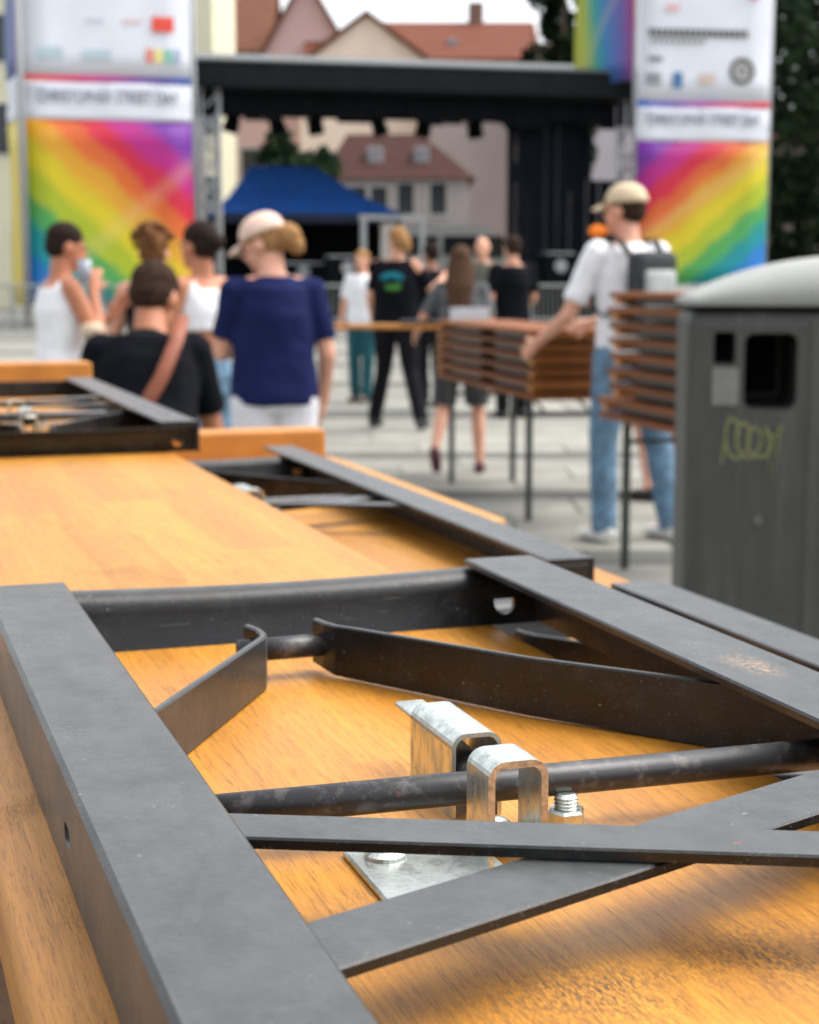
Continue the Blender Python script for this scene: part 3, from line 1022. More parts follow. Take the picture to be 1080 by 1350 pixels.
    fused("tank_top" if top in ('tank', 'crop') else "shirt", bm, topm, p, voxel, 2, 0.006, 9)
    # --- lower clothing
    bm = bmesh.new()
    sweep(bm, [J['pelvis'] - (J['waist'] - J['pelvis']) * 0.75, J['pelvis'], J['waist'] * 0.75 + J['pelvis'] * 0.25], [(0.155 * g_, 0.11), (0.178 * g_, 0.128), (0.150 * g_, 0.112)], 22, side=side)
    for s_ in ('L', 'R'):
        hi, kn, an = J['hi' + s_], J['kn' + s_], J['an' + s_]
        if legs == 'long':
            limb(bm, hi, 0.104 * g_, kn, 0.074)
            sweep(bm, [kn, kn.lerp(an, 0.5), an + Vector((0, 0, -.03))], [0.073, 0.068, 0.062], 16)
        else:
            sweep(bm, [hi + Vector((0, 0, .02)), hi.lerp(kn, 0.5), hi.lerp(kn, 0.93)], [0.110 * g_, 0.100, 0.094], 18)
    fused("trousers" if legs == 'long' else "shorts", bm, legm, p, voxel, 2, 0.006, 8)
    # --- shoes
    for s_ in ('L', 'R'):
        a = J['an' + s_]
        dz = Vector((0, 0, 0))
        bm = bmesh.new()
        fo = Vector((0, 1, 0))
        kn = J['kn' + s_]
        if a.z > 0.13:        # heel lifted: foot points down
            fo = Vector((0, 0.65, -0.75))
        sweep(bm, [a - fo * 0.05 + Vector((0, 0, -.045)), a + fo * 0.06 + Vector((0, 0, -.045)), a + fo * 0.17 + Vector((0, 0, -.055))], [(0.040, 0.042), (0.046, 0.038), (0.038, 0.026)], 14, side=(1, 0, 0))
        ball(bm, a + fo * 0.16 + Vector((0, 0, -.055)), (0.040, 0.05, 0.027), 2)
        ball(bm, a + Vector((0, -.02, -.03)), (0.044, 0.055, 0.050), 2)
        fused("shoe", bm, shoem, p, 0.009, 2)
    # --- hair
    hm = hairm
    if hair:
        bm = bmesh.new()
        def hb(c, r, sub=2): ball(bm, hd + Mh @ Vector(c), r, sub, Mh)
        if hair in ('short', 'bun', 'curly', 'long', 'pony', 'back'):
            hb((0, -.020, .040), (0.083, 0.098, 0.088), 3)
            hb((0, -.045, .0), (0.076, 0.070, 0.075), 3)
        if hair == 'bald':
            hb((0, -.06, -.02), (0.070, 0.045, 0.035), 3)
        if hair == 'curly':
            for k in range(46):
                a = random.uniform(0, 2 * math.pi); e = random.uniform(-.25, 1.5)
                rr = 0.118
                y_ = -.02 + rr * math.sin(a) * math.cos(e)
                if y_ > 0.055 and e < 0.8: continue
                hb((rr * math.cos(a) * math.cos(e), y_, .035 + rr * math.sin(e)), random.uniform(.022, .034), 1)
        if hair == 'bun':
            hb((0, -.115, .015), (0.052, 0.050, 0.05), 2)
        if hair == 'pony':
            hb((0, -.125, -.015), (0.062, 0.060, 0.062), 2); hb((.01, -.14, -.05), (0.045, 0.04, 0.06), 2)
        if hair == 'long':
            sweep(bm, [hd + Mh @ Vector((0, -.04, .03)), hd + Mh @ Vector((0, -.075, -.08)), J['neck'] + Vector((0, -.085, -.04)), J['chest'] + Vector((0, -.13, -.02))], [(0.09, 0.07), (0.105, 0.065), (0.115, 0.06), (0.085, 0.035)], 16, side=side)
        fused("hair", bm, hm, p, 0.009, 1, 0.006, 55)
    # --- cap
    if cap:
        bm = bmesh.new()
        n1, n2 = 22, 9
        rings = []
        for j in range(n2):
            e = (j / (n2 - 1)) * (math.pi / 2) * 0.98
            rings.append([bm.verts.new(hd + Mh @ Vector((0.093 * math.cos(e) ** 0.8 * math.cos(2 * math.pi * i / n1), -.016 + 0.110 * math.cos(e) ** 0.8 * math.sin(2 * math.pi * i / n1), .034 + 0.100 * math.sin(e)))) for i in range(n1)])
        for A_, B_ in zip(rings, rings[1:]):
            for i in range(n1):
                bm.faces.new((A_[i], A_[(i + 1) % n1], B_[(i + 1) % n1], B_[i]))
        bm.faces.new(rings[-1]); bm.faces.new(rings[0][::-1])
        cp = put("cap", bm, cap, p, smooth=True)
        bm = bmesh.new()
        up_, dn_ = [], []
        for r_, zz in ((0.0, 0.0), (0.5, -0.004), (1.0, -0.020)):
            up_.append([bm.verts.new(hd + Mh @ Vector((0.080 * math.sin(a) * (1 - 0.12 * r_), 0.06 + 0.03 * math.cos(a) + r_ * 0.085 * math.cos(a) ** 0.7, .040 + zz - 0.016 * (math.sin(a) ** 2)))) for a in [R(q) for q in range(-80, 81, 16)]])
        for row_ in up_:
            dn_.append([bm.verts.new(v.co + (Mh @ Vector((0, 0, -0.005)))) for v in row_])
        nn = len(up_[0])
        for rows in (up_, dn_):
            for A_, B_ in zip(rows, rows[1:]):
                for i in range(nn - 1): bm.faces.new((A_[i], A_[i + 1], B_[i + 1], B_[i]))
        loopu = up_[0] + [r_[-1] for r_ in up_[1:]] + up_[-1][-2::-1] + [r_[0] for r_ in up_[-2:0:-1]]
        loopd = dn_[0] + [r_[-1] for r_ in dn_[1:]] + dn_[-1][-2::-1] + [r_[0] for r_ in dn_[-2:0:-1]]
        for i in range(len(loopu)):
            j = (i + 1) % len(loopu)
            bm.faces.new((loopu[i], loopu[j], loopd[j], loopd[i]))
        put("brim", bm, cap, cp, smooth=True)
    return p, J

WHITE = simple("white_cotton", (0.80, 0.80, 0.82), 0.9, 0.06, 14, bmp=0.2)
NAVY = simple("navy_cotton", (0.009, 0.014, 0.062), 0.9, 0.18, 10, bmp=0.2)
BLACK = simple("black_cotton", (0.003, 0.0035, 0.006), 0.9, 0.3, 10)
JEANS = simple("blue_denim", (0.13, 0.22, 0.31), 0.85, 0.35, 16, bmp=0.3)
JEANS_D = simple("dark_blue_denim", (0.06, 0.15, 0.24), 0.85, 0.3, 16)
PANTW = simple("white_trousers", (0.70, 0.69, 0.72), 0.9, 0.05, 10)
PANTB = simple("black_trousers", (0.006, 0.006, 0.008), 0.9, 0.3, 10)
PANTG = simple("charcoal_shorts", (0.06, 0.06, 0.066), 0.9, 0.2, 10)
TEAL = simple("teal_trousers", (0.02, 0.085, 0.10), 0.9, 0.2, 10)
HAIR_BR = simple("brown_hair", (0.13, 0.058, 0.022), 0.85, 0.5, 60)
HAIR_DK = simple("dark_hair", (0.020, 0.012, 0.009), 0.85, 0.5, 60)
HAIR_LT = simple("light_brown_hair", (0.30, 0.16, 0.065), 0.85, 0.5, 60)
HAIR_MID = simple("mid_brown_hair", (0.032, 0.017, 0.010), 0.85, 0.5, 60)
BEIGE = simple("beige_cap", (0.60, 0.48, 0.33), 0.9, 0.08, 12)
PINKISH = simple("cream_pink_cap", (0.72, 0.52, 0.42), 0.9, 0.10, 12)
SHOE_W = simple("white_shoe", (0.68, 0.67, 0.64), 0.7, 0.1, 20)
SHOE_B = simple("black_shoe", (0.015, 0.014, 0.014), 0.6, 0.2, 20)
SHOE_R = simple("dark_red_shoe", (0.10, 0.02, 0.025), 0.6, 0.2, 20)

# woman in navy shirt, seen from behind, looking down to the left
person("woman in navy shirt and pale cap seen from behind with her hair in a bun", (-0.535, 6.5, 0), R(12), 1.575, SK_L, 'tee', 'short', NAVY, 'long', PANTW, SHOE_W, 'pony', HAIR_LT,
       lean=0.02, female=True, cap=PINKISH, head_turn=R(58), head_nod=0.38, girth=1.02, voxel=0.010,
       joints=dict(shL=(-.195, 0, 1.40), shR=(.195, 0, 1.40), head=(-.035, .05, 1.600), elL=(-.225, .05, 1.13), elR=(.235, .0, 1.12), wrL=(-.16, .24, 1.12), wrR=(.24, .12, .92)))
# man bending in front, black shirt with strap
person("brown haired man in black shirt bending forward with a tan shoulder strap", (-0.84, 5.25, 0), R(6), 1.66, SK_T, 'tee', 'short', BLACK, 'long', PANTB, SHOE_B, 'short', HAIR_MID,
       lean=0.30, girth=0.95, head_turn=R(-22), head_nod=0.30, voxel=0.010,
       joints=dict(pelvis=(0, -.08, .80), waist=(0, -.08, .91), chest=(0, -.06, 1.08), neck=(0.01, -.04, 1.22), head=(.025, 0.0, 1.355), shL=(-.158, -.05, 1.155), shR=(.158, -.05, 1.155),
                   elL=(-.215, .10, .92), elR=(.215, .10, .92), wrL=(-.20, .28, .86), wrR=(.20, .28, .86), hiL=(-.10, -.08, .80), hiR=(.10, -.08, .80), knL=(-.14, .16, .47), knR=(.14, .16, .47)))
# woman left, white tank, drinking
person("woman in white tank top on the far left raising a hand to her mouth", (-1.62, 7.6, 0), R(-62), 1.565, SK_T, 'tank', None, WHITE, 'long', JEANS_D, SHOE_W, 'short', HAIR_DK,
       female=True, lean=0.06, head_nod=0.15, voxel=0.011, joints=dict(elR=(.22, .16, 1.10), wrR=(.06, .15, 1.40), elL=(-.235, .10, 1.15), wrL=(-.10, .30, 1.28)), handdir={'R': (-.3, .2, .9), 'L': (.2, .5, .7)})
# curly person
person("person with curly brown hair and black sleeveless top facing away behind the bending man", (-1.25, 8.1, 0), R(-4), 1.54, SK_L, 'tank', None, BLACK, 'long', PANTB, SHOE_B, 'curly', HAIR_BR,
       female=True, voxel=0.012, head_nod=0.1, joints=dict(elL=(-.25, .05, 1.14), wrL=(-.18, .25, 1.10)))
# woman right of group in white tank top, facing left
person("dark haired woman in white sleeveless crop top and jeans standing left of the navy shirt", (-0.935, 7.45, 0), R(55), 1.565, SK_T, 'crop', None, WHITE, 'long', JEANS, SHOE_W, 'bun', HAIR_DK,
       female=True, voxel=0.011, joints=dict(elL=(-.24, .06, 1.14), wrL=(-.12, .28, 1.15), elR=(.24, .0, 1.13), wrR=(.16, .2, 1.0)))
# man with cap
manP, manJ = person("man in white T-shirt, jeans and beige cap lifting a folded table", (1.095, 8.18, 0), R(28), 1.77, SK_L, 'tee', 'short', WHITE, 'long', JEANS, SHOE_W, 'short', HAIR_MID,
       cap=BEIGE, head_turn=R(24), voxel=0.010, lean=0.08, joints=dict(elL=(-.29, .10, 1.12), wrL=(-.33, .33, 1.00), elR=(.25, .15, 1.16), wrR=(.05, .42, 1.10), knL=(-.13, .03, .50), anL=(-.15, -.02, .085), knR=(.16, -.02, .50), anR=(.20, -.10, .085)))
# backpack worn by the man
bp = thing("backpack", "small grey backpack with yellow green patch on the back of the man in white", "backpack", (1.085, 8.18, 0), R(28))
bp.scale = (1.012,) * 3
bm = bmesh.new(); box(bm, -.125, .125, -.245, -.125, 1.05, 1.42, 0.045, 4)
put("bag", bm, simple("dark_grey_nylon", (0.05, 0.055, 0.055), 0.8, 0.2, 20), bp, smooth=True)
bm = bmesh.new(); box(bm, -.085, .085, -.275, -.235, 1.07, 1.33, 0.02, 3)
put("front_pocket", bm, simple("pale_nylon", (0.40, 0.42, 0.41), 0.8, 0.15, 20), bp, smooth=True)
bm = bmesh.new(); box(bm, -.02, .06, -.281, -.270, 1.09, 1.15, 0.004, 2)
put("reflective_patch", bm, simple("neon_yellow", (0.55, 0.75, 0.05), 0.7, 0.1, 20), bp)
for s_ in (-1, 1):
    bm = bmesh.new()
    sweep(bm, [(s_ * .09, -.15, 1.39), (s_ * .105, -.06, 1.475), (s_ * .11, .06, 1.475), (s_ * .12, .13, 1.36), (s_ * .14, .12, 1.20), (s_ * .155, 0, 1.12), (s_ * .12, -.15, 1.10)], (0.024, 0.008), 8, side=(1, 0, 0))
    put("strap", bm, simple("black_nylon", (0.02, 0.02, 0.02), 0.8, 0.2, 20), bp, smooth=True)
bm = bmesh.new(); ball(bm, (-.13, .10, 1.52), (.05, .05, .035), 2)
lan = fused("scarf", bm, simple("orange_cloth", (0.85, 0.22, 0.03), 0.8, 0.1, 20), manP, 0.008, 1)
# tan sling strap on the bending man
st = thing("shoulder_bag", "tan leather strap and small bag across the back of the bending man", "bag", (-0.84, 5.25, -0.02), R(6))
st.scale = (1.66 / 1.75,) * 3
bm = bmesh.new()
sweep(bm, [(.125, -.01, 1.27), (.105, -.14, 1.19), (.06, -.215, 1.08), (.0, -.225, .98), (-.07, -.215, .89)], (0.024, 0.006), 8, side=(1, 0, 0))
put("strap", bm, simple("tan_leather", (0.22, 0.06, 0.025), 0.6, 0.2, 20), st, smooth=True)
bm = bmesh.new(); box(bm, -.13, .02, -.26, -.20, .84, .93, 0.02, 3)
put("pouch", bm, simple("tan_leather", (0.22, 0.06, 0.025)), st, smooth=True)
# small backgound people
person("woman with very long brown hair in printed top and charcoal shorts carrying a bench", (0.345, 11.1, 0), R(-8), 1.53, SK_L, 'tee', 'short', simple("grey_print", (0.10, 0.105, 0.11), 0.9, 0.5, 14), 'short', PANTG, SHOE_R, 'long', simple('long_brown_hair', (0.075, 0.042, 0.026), 0.9, 0.5, 60),
       female=True, voxel=0.014, joints=dict(elL=(-.30, .02, 1.18), wrL=(-.38, .22, 1.06), knL=(-.13, -.02, .50), anL=(-.16, -.30, .22), knR=(.13, .06, .5), anR=(.15, .02, .085)))
bm = bmesh.new(); box(bm, -.13, .13, -.006, 0, 0, .14, 0.002, 1)
pr = put("pale_print", bm, simple("white_print", (0.65, 0.66, 0.68), 0.8, 0.25, 30)); tag(pr, "white printed patch on the back of the long haired woman", "shirt print")
pr.location = (0.40, 10.955, 0.98); pr.rotation_euler = (R(4), 0, R(-8))
pW, _ = person("person in black T-shirt with teal and green back print walking away", (-0.115, 14.4, 0), R(-18), 1.76, SK_L, 'tee', 'short', BLACK, 'long', PANTB, SHOE_B, 'pony', HAIR_LT,
       female=True, voxel=0.014, girth=1.15, head_turn=R(50), joints=dict(knL=(-.15, .10, .51), anL=(-.24, .10, .09), knR=(.14, -.04, .51), anR=(.30, -.22, .11), elR=(.30, .1, 1.2), wrR=(.32, .3, 1.3)))
for nm, c, x0_, x1_, z0_, z1_ in (("back_print", (0.015, 0.17, 0.22), -.10, .12, 1.27, 1.36), ("back_print", (0.06, 0.19, 0.04), -.06, .10, 1.20, 1.27)):
    bm = bmesh.new()
    ball(bm, ((x0_ + x1_) / 2, -.147, (z0_ + z1_) / 2), ((x1_ - x0_) / 2, 0.010, (z1_ - z0_) / 2), 2)
    put(nm, bm, simple("print_%g" % c[0], c, 0.8, 0.2, 30), pW)
person("small distant woman in white shirt and teal trousers left of the black T-shirt", (-0.50, 17.6, 0), R(160), 1.62, SK_L, 'tee', 'short', WHITE, 'long', TEAL, SHOE_B, 'short', HAIR_LT, female=True, voxel=0.016,
       joints=dict(knL=(-.08, .05, .5), anL=(-.05, .02, .085)))
person("dark clothed person standing just behind the black T-shirt with printed back", (0.22, 16.8, 0), R(30), 1.68, SK_D, 'tee', 'short', BLACK, 'long', PANTB, SHOE_B, 'short', HAIR_DK, voxel=0.016)
person("bald man standing far back between the long haired woman and the man in black", (0.82, 18.6, 0), R(170), 1.78, SK_L, 'tee', 'short', simple("olive_cotton", (0.10, 0.10, 0.08), 0.9, 0.2, 10), 'long', PANTB, SHOE_B, 'bald', HAIR_DK, voxel=0.016)
person("man in black shirt with bare arms standing above the left stack of tables", (0.97, 15.6, 0), R(20), 1.72, SK_L, 'tee', 'short', BLACK, 'long', PANTB, SHOE_B, 'short', HAIR_MID, voxel=0.016,
       joints=dict(elR=(.25, .05, 1.15), wrR=(.16, .2, .98)))
person("person with bare legs and blue shorts half hidden behind the grey bin", (1.55, 9.9, 0), R(60), 1.66, SK_L, 'tee', 'short', NAVY, 'short', simple("blue_grey_shorts", (0.07, 0.09, 0.13), 0.9, 0.2, 10), SHOE_B, 'short', HAIR_MID, voxel=0.015, lean=0.95,
       joints=dict(knL=(-.14, .12, .5), anL=(-.30, -.02, .085), knR=(.10, .0, .5), anR=(.12, -.1, .085)))

# drinks held
bm = bmesh.new(); sweep(bm, [(0, 0, 0), (0, 0, .10)], [0.024, 0.032], 18)
cu = put("plastic_cup", bm, simple("clear_plastic_cup", (0.34, 0.36, 0.42), 0.2, 0.1, 20), smooth=True)
tag(cu, "pale plastic cup at the mouth of the woman on the far left", "cup"); cu.location = at(112, 372, 7.5)
bm = bmesh.new(); sweep(bm, [(0, 0, 0), (0, 0, .05), (0, 0, .07)], [0.045, 0.058, 0.025], 18)
cu = put("snack_bowl", bm, simple("cream_bowl", (0.55, 0.42, 0.30), 0.7, 0.4, 40), smooth=True)
tag(cu, "small cream coloured snack bowl held between the women on the left", "bowl"); cu.location = at(122, 446, 7.45)

# ------------------------------------------------------------------ STAGE
YAW = R(16)
STB = simple("stage_black", (0.003, 0.004, 0.005), 0.9, 0.3, 2)
ALU = simple("truss_aluminium", (0.45, 0.46, 0.47), 0.4, 0.2, 6, metal=0.7)
ROOF = simple("roof_tarpaulin", (0.010, 0.013, 0.015), 0.85, 0.2, 1.5)
S = thing("concert_stage", "large black roofed concert stage on the square between the rainbow banners", "stage", (-6.35, 48.3, 0), YAW * 0.85)
WS, DS = 14.25, 9.0
bm = bmesh.new()   # roof: low arch with sloping top sheet
n = 24
prof = []
prism(bm, [(-0.4, 7.50), (-0.4, 7.56), (DS * 0.5, 8.35), (DS, 7.5), (DS, 7.44), (DS * .5, 8.28)], (-0.1, 0, 0), (WS + 0.1, 0, 0), (0, 1, 0), (0, 0, 1))
rfo = put("roof", bm, simple("sheen_grey_roof_sheet", (0.11, 0.12, 0.12), 0.7, 0.15, 1.5), S)  # lighter grey paints the grazing sheen on the roof's top
bm = bmesh.new(); box(bm, -0.05, WS + 0.05, -0.36, 0.10, 6.78, 7.49, 0.03, 1)
put("fascia", bm, ROOF, rfo)
bm = bmesh.new(); box(bm, 0.1, WS - 0.1, 0.2, DS, 6.9, 7.0); put("ceiling", bm, STB, S)
bm = bmesh.new()   # hanging black border under the roof
for k in range(26):
    x0_ = k * WS / 26
    box(bm, x0_ + 0.01, x0_ + WS / 26 - 0.01, 0.25 + 0.05 * (k % 2), 0.31 + 0.05 * (k % 2), 6.0 + 0.12 * math.sin(k * 1.3), 6.74)
put("border_cloth", bm, STB, S)
def truss(name, base, h, parent, w_=0.5, mat=ALU, step=0.6):
    bm = bmesh.new()
    x, y = base
    c4 = [(x - w_ / 2, y - w_ / 2), (x + w_ / 2, y - w_ / 2), (x + w_ / 2, y + w_ / 2), (x - w_ / 2, y + w_ / 2)]
    for px, py in c4:
        sweep(bm, [(px, py, 0), (px, py, h)], 0.065, 8)
    z = 0.1; k = 0
    while z + step < h:
        for i in range(4):
            a, b = c4[i], c4[(i + 1) % 4]
            if (k + i) % 2: a, b = b, a
            sweep(bm, [(a[0], a[1], z), (b[0], b[1], z + step)], 0.034, 6)
        z += step; k += 1
    return put(name, bm, mat, parent)
for bx, by in ((0.65, 0.55), (WS - 0.55, 0.55), (0.65, DS - .6), (WS - 0.55, DS - .6)):
    truss("truss_column", (bx, by), 6.85, S)
bm = bmesh.new(); box(bm, 0.3, WS - 0.3, 0.9, DS - 0.3, 0.0, 1.05); put("deck", bm, STB, S)
bm = bmesh.new()
for k in range(30):
    x0_ = WS - 4.3 + k * 0.137
    box(bm, x0_, x0_ + 0.13, 1.2 + 0.05 * math.sin(k * 1.9), 1.26 + 0.05 * math.sin(k * 1.9), 0.6, 6.7 if k < 20 else 4.4)
put("side_drape", bm, simple("black_drape", (0.006, 0.009, 0.014), 0.9, 0.3, 2), S)
bm = bmesh.new()
for k in range(20):
    box(bm, 0.2 + k * 0.055, 0.25 + k * 0.055, DS - 1.3, DS - 1.24, 3.4, 6.6)
put("back_slats", bm, simple("grey_slat", (0.20, 0.18, 0.17), 0.8, 0.3, 2), S)
bm = bmesh.new()
for z_, y_ in ((6.55, 2.2), (6.6, 5.5)):
    for yy in (y_, y_ + 0.4):
        sweep(bm, [(0.6, yy, z_), (WS - 0.6, yy, z_)], 0.05, 8)
    for k in range(30):
        sweep(bm, [(0.6 + k * 0.4, y_, z_), (1.0 + k * 0.4, y_ + 0.4, z_)], 0.02, 6)
put("ceiling_truss", bm, STB, S)
# stage lights
Ms = Matrix.Translation(S.location) @ Matrix.Rotation(YAW * 0.85, 4, 'Z')
lamp0 = None
lamp_lab = ["first hanging stage lamp from the left under the black roof", "second hanging stage lamp from the left under the roof", "third hanging stage lamp from the left under the roof",
            "stage lamp hanging above the brown roofed house", "stage lamp hanging right of the roof centre", "stage lamp hanging beside the black side drape", "last stage lamp on the right under the black roof"]
for i, lx in enumerate((1.6, 2.9, 4.1, 6.1, 7.6, 9.2, 11.0)):
    if lamp0 is None:
        lamp0 = thing("stage_lamp", lamp_lab[0], "stage lamp", (0, 0, 0), 0, "lamps hanging under the stage roof")
        bm = bmesh.new(); sweep(bm, [(0, .15, -.75), (0, 0, -.35), (0, -.02, -.25)], [0.26, 0.22, 0.12], 16); put("can", bm, STB, lamp0, smooth=True)
        bm = bmesh.new(); sweep(bm, [(-.27, 0, -.45), (-.27, 0, -.12), (0, 0, 0), (.27, 0, -.12), (.27, 0, -.45)], 0.03, 6); put("yoke", bm, STB, lamp0)
        l = lamp0
    else:
        l = copy_tree(lamp0); l['label'] = lamp_lab[i]
    l.location = Ms @ Vector((lx, 2.4, 6.52)); l.rotation_euler = (0, 0, random.uniform(-1, 1))

# blue gazebo standing behind the front edge
gz = at(400, 420, 54.0)
G = thing("blue_gazebo", "blue hipped party tent standing inside the black stage", "tent", (gz.x, 55.2, 1.06), R(10))
BLUE = simple("blue_tent_fabric", (0.03, 0.15, 0.58), 0.6, 0.15, 1.5)
bm = bmesh.new()
e = [(-3.1, -2.1, 2.35), (2.9, -2.1, 2.35), (2.9, 2.1, 2.35), (-3.1, 2.1, 2.35)]
rd = [(-1.75, 0, 3.95), (0.35, 0, 3.95)]
def sub(a, b, u, sag): 
    return Vector(a).lerp(Vector(b), u) - Vector((0, 0, sag * math.sin(math.pi * u)))
ev = [bm.verts.new(p_) for p_ in e]; rv = [bm.verts.new(p_) for p_ in rd]
mids = [bm.verts.new(sub(e[0], rd[0], .5, .12)), bm.verts.new(sub(e[1], rd[1], .5, .12)), bm.verts.new(sub(e[2], rd[1], .5, .12)), bm.verts.new(sub(e[3], rd[0], .5, .12))]
bm.faces.new((ev[0], ev[1], mids[1], mids[0])); bm.faces.new((mids[0], mids[1], rv[1], rv[0]))
bm.faces.new((ev[1], ev[2], mids[2], mids[1])); bm.faces.new((mids[1], mids[2], rv[1]))
bm.faces.new((ev[2], ev[3], mids[3], mids[2])); bm.faces.new((mids[2], mids[3], rv[0], rv[1]))
bm.faces.new((ev[3], ev[0], mids[0], mids[3])); bm.faces.new((mids[3], mids[0], rv[0]))
r_ = bmesh.ops.extrude_face_region(bm, geom=bm.faces[:])
for v in r_['geom']:
    if isinstance(v, bmesh.types.BMVert): v.co.z -= 0.03
put("canopy", bm, BLUE, G)
bm = bmesh.new(); box(bm, -3.1, 2.9, -2.12, -2.09, 2.05, 2.34); put("valance", bm, simple("dark_valance", (0.01, 0.02, 0.05), 0.7, .2, 2), G)
bm = bmesh.new(); box(bm, -3.0, 2.8, 1.98, 2.04, 0, 2.34); put("back_wall", bm, STB, G)
for px, py in ((-3, -2), (2.8, -2), (-3, 1.9), (2.8, 1.9)):
    bm = bmesh.new(); box(bm, px - .04, px + .04, py - .04, py + .04, 0, 2.3); put("leg", bm, STB, G)

# flight cases / amps dark on deck
for i, (u_, w_, h_, lab) in enumerate(((455, 1.1, 1.0, "black equipment case on the stage deck under the blue tent"), (735, 0.9, 1.1, "black equipment case with a silver dial beside the side drape"), (395, 1.3, 0.8, "low wide black equipment case left under the tent"))):
    p_ = at(u_, 390, 50.6)
    t = thing("equipment_case", lab, "case", (p_.x, 50.6 + 0.4 * i, 1.06), YAW, "black cases standing on the stage")
    bm = bmesh.new(); box(bm, -w_ / 2, w_ / 2, -.35, .35, 0, h_, 0.03, 2); put("case_body", bm, STB, t)
    bm = bmesh.new(); sweep(bm, [(0, -.36, h_ * .6), (0, -.39, h_ * .6)], .2, 20); put("dial", bm, simple("dull_silver", (0.3, 0.3, 0.3), 0.4, .2, 5), t)
    for z_ in (0.08, h_ - 0.05):
        bm = bmesh.new(); box(bm, -w_ / 2 - .01, w_ / 2 + .01, -.36, .36, z_ - .02, z_ + .02); put("edge_trim", bm, ALU, t)

# grey portal frame in front of the van
pf = thing("metal_portal", "pale grey rectangular metal frame left of the white van", "frame", tuple(at(518, 369, 52)[:2]) + (0,), YAW)
for (a_, b_) in (((-.95, 0), (-.95, 3.15)), ((.95, 0), (.95, 3.15)), ((-1.0, 3.1), (1.0, 3.1))):
    bm = bmesh.new(); box(bm, min(a_[0], b_[0]) - .08, max(a_[0], b_[0]) + .08, -.08, .08, a_[1] + (0.0 if a_[1] < 1 else .055), b_[1] + (0.0 if a_[1] < 1 else .2)); put("bar", bm, simple("pale_grey_frame", (0.42, 0.43, 0.42), 0.6, .1, 2), pf)

# white van behind the stage
vx = at(590, 330, 62)
V = thing("white_van", "white delivery van parked behind the stage below the brown roofed house", "van", (vx.x, 62, 0), R(12))
VW = simple("van_white", (0.62, 0.62, 0.60), 0.35, 0.06, 2)
bm = bmesh.new()
prism(bm, [(-2.4, .45), (-2.4, 2.3), (-2.2, 3.3), (1.1, 3.3), (1.5, 3.1), (2.1, 2.0), (2.7, 1.7), (2.8, .5)], (0, -1, 0), (0, 1, 0), (1, 0, 0), (0, 0, 1))
put("body", bm, VW, V)
for (a_, b_, z0_, z1_) in ((1.15, 1.9, 2.1, 2.9), (-.4, .9, 2.2, 2.9), (-2.0, -.6, 2.2, 2.9)):
    bm = bmesh.new(); box(bm, a_, b_, -1.02, -1.003, z0_, z1_); put("window", bm, simple("van_glass", (0.03, 0.035, 0.04), 0.1, .1, 2), V)
for x_ in (-1.5, 1.8):
    bm = bmesh.new(); sweep(bm, [(x_, -1.05, .42), (x_, -.75, .42)], .42, 22); put("wheel", bm, simple("tyre", (0.02,) * 3, .8), V, smooth=False)

# crowd barriers
ba0 = None
lab_b = ["crowd barrier behind the group on the far left", "crowd barrier hidden behind the left group", "crowd barrier left of the navy shirt", "crowd barrier behind the woman in navy",
         "crowd barrier below the blue tent", "crowd barrier behind the black T-shirt", "crowd barrier behind the bald man", "crowd barrier before the black side drape", "crowd barrier just left of the man in white", "crowd barrier behind the man in white"]
BAR = simple("galvanised_bar", (0.30, 0.31, 0.30), 0.45, 0.2, 8, metal=0.5)
for i in range(10):
    if ba0 is None:
        ba0 = thing("crowd_barrier", lab_b[0], "crowd barrier", (0, 0, 0), 0, "crowd barriers in front of the stage")
        for (a_, b_) in ((((0, 0, 1.15)), (2.2, 0, 1.15)), ((0, 0, .25), (2.2, 0, .25)), ((0, 0, .02), (0, 0, 1.15)), ((2.2, 0, .02), (2.2, 0, 1.15))):
            bm = bmesh.new(); sweep(bm, [a_, b_], 0.03, 8); put("rail", bm, BAR, ba0)
        bm = bmesh.new()
        for k in range(16): sweep(bm, [(.13 * (k + 1), 0, .25), (.13 * (k + 1), 0, 1.15)], 0.010, 6)
        put("bars", bm, BAR, ba0)
        for x_ in (.3, 1.9):
            bm = bmesh.new(); box(bm, x_ - .03, x_ + .03, -.3, .3, 0, .03); put("foot", bm, BAR, ba0)
        b_ = ba0
    else:
        b_ = copy_tree(ba0); b_['label'] = lab_b[i]
    b_.location = (-12.6 + i * 2.27, 43.0 + i * 0.22, 0); b_.rotation_euler = (0, 0, R(5.5) + random.uniform(-.03, .03))

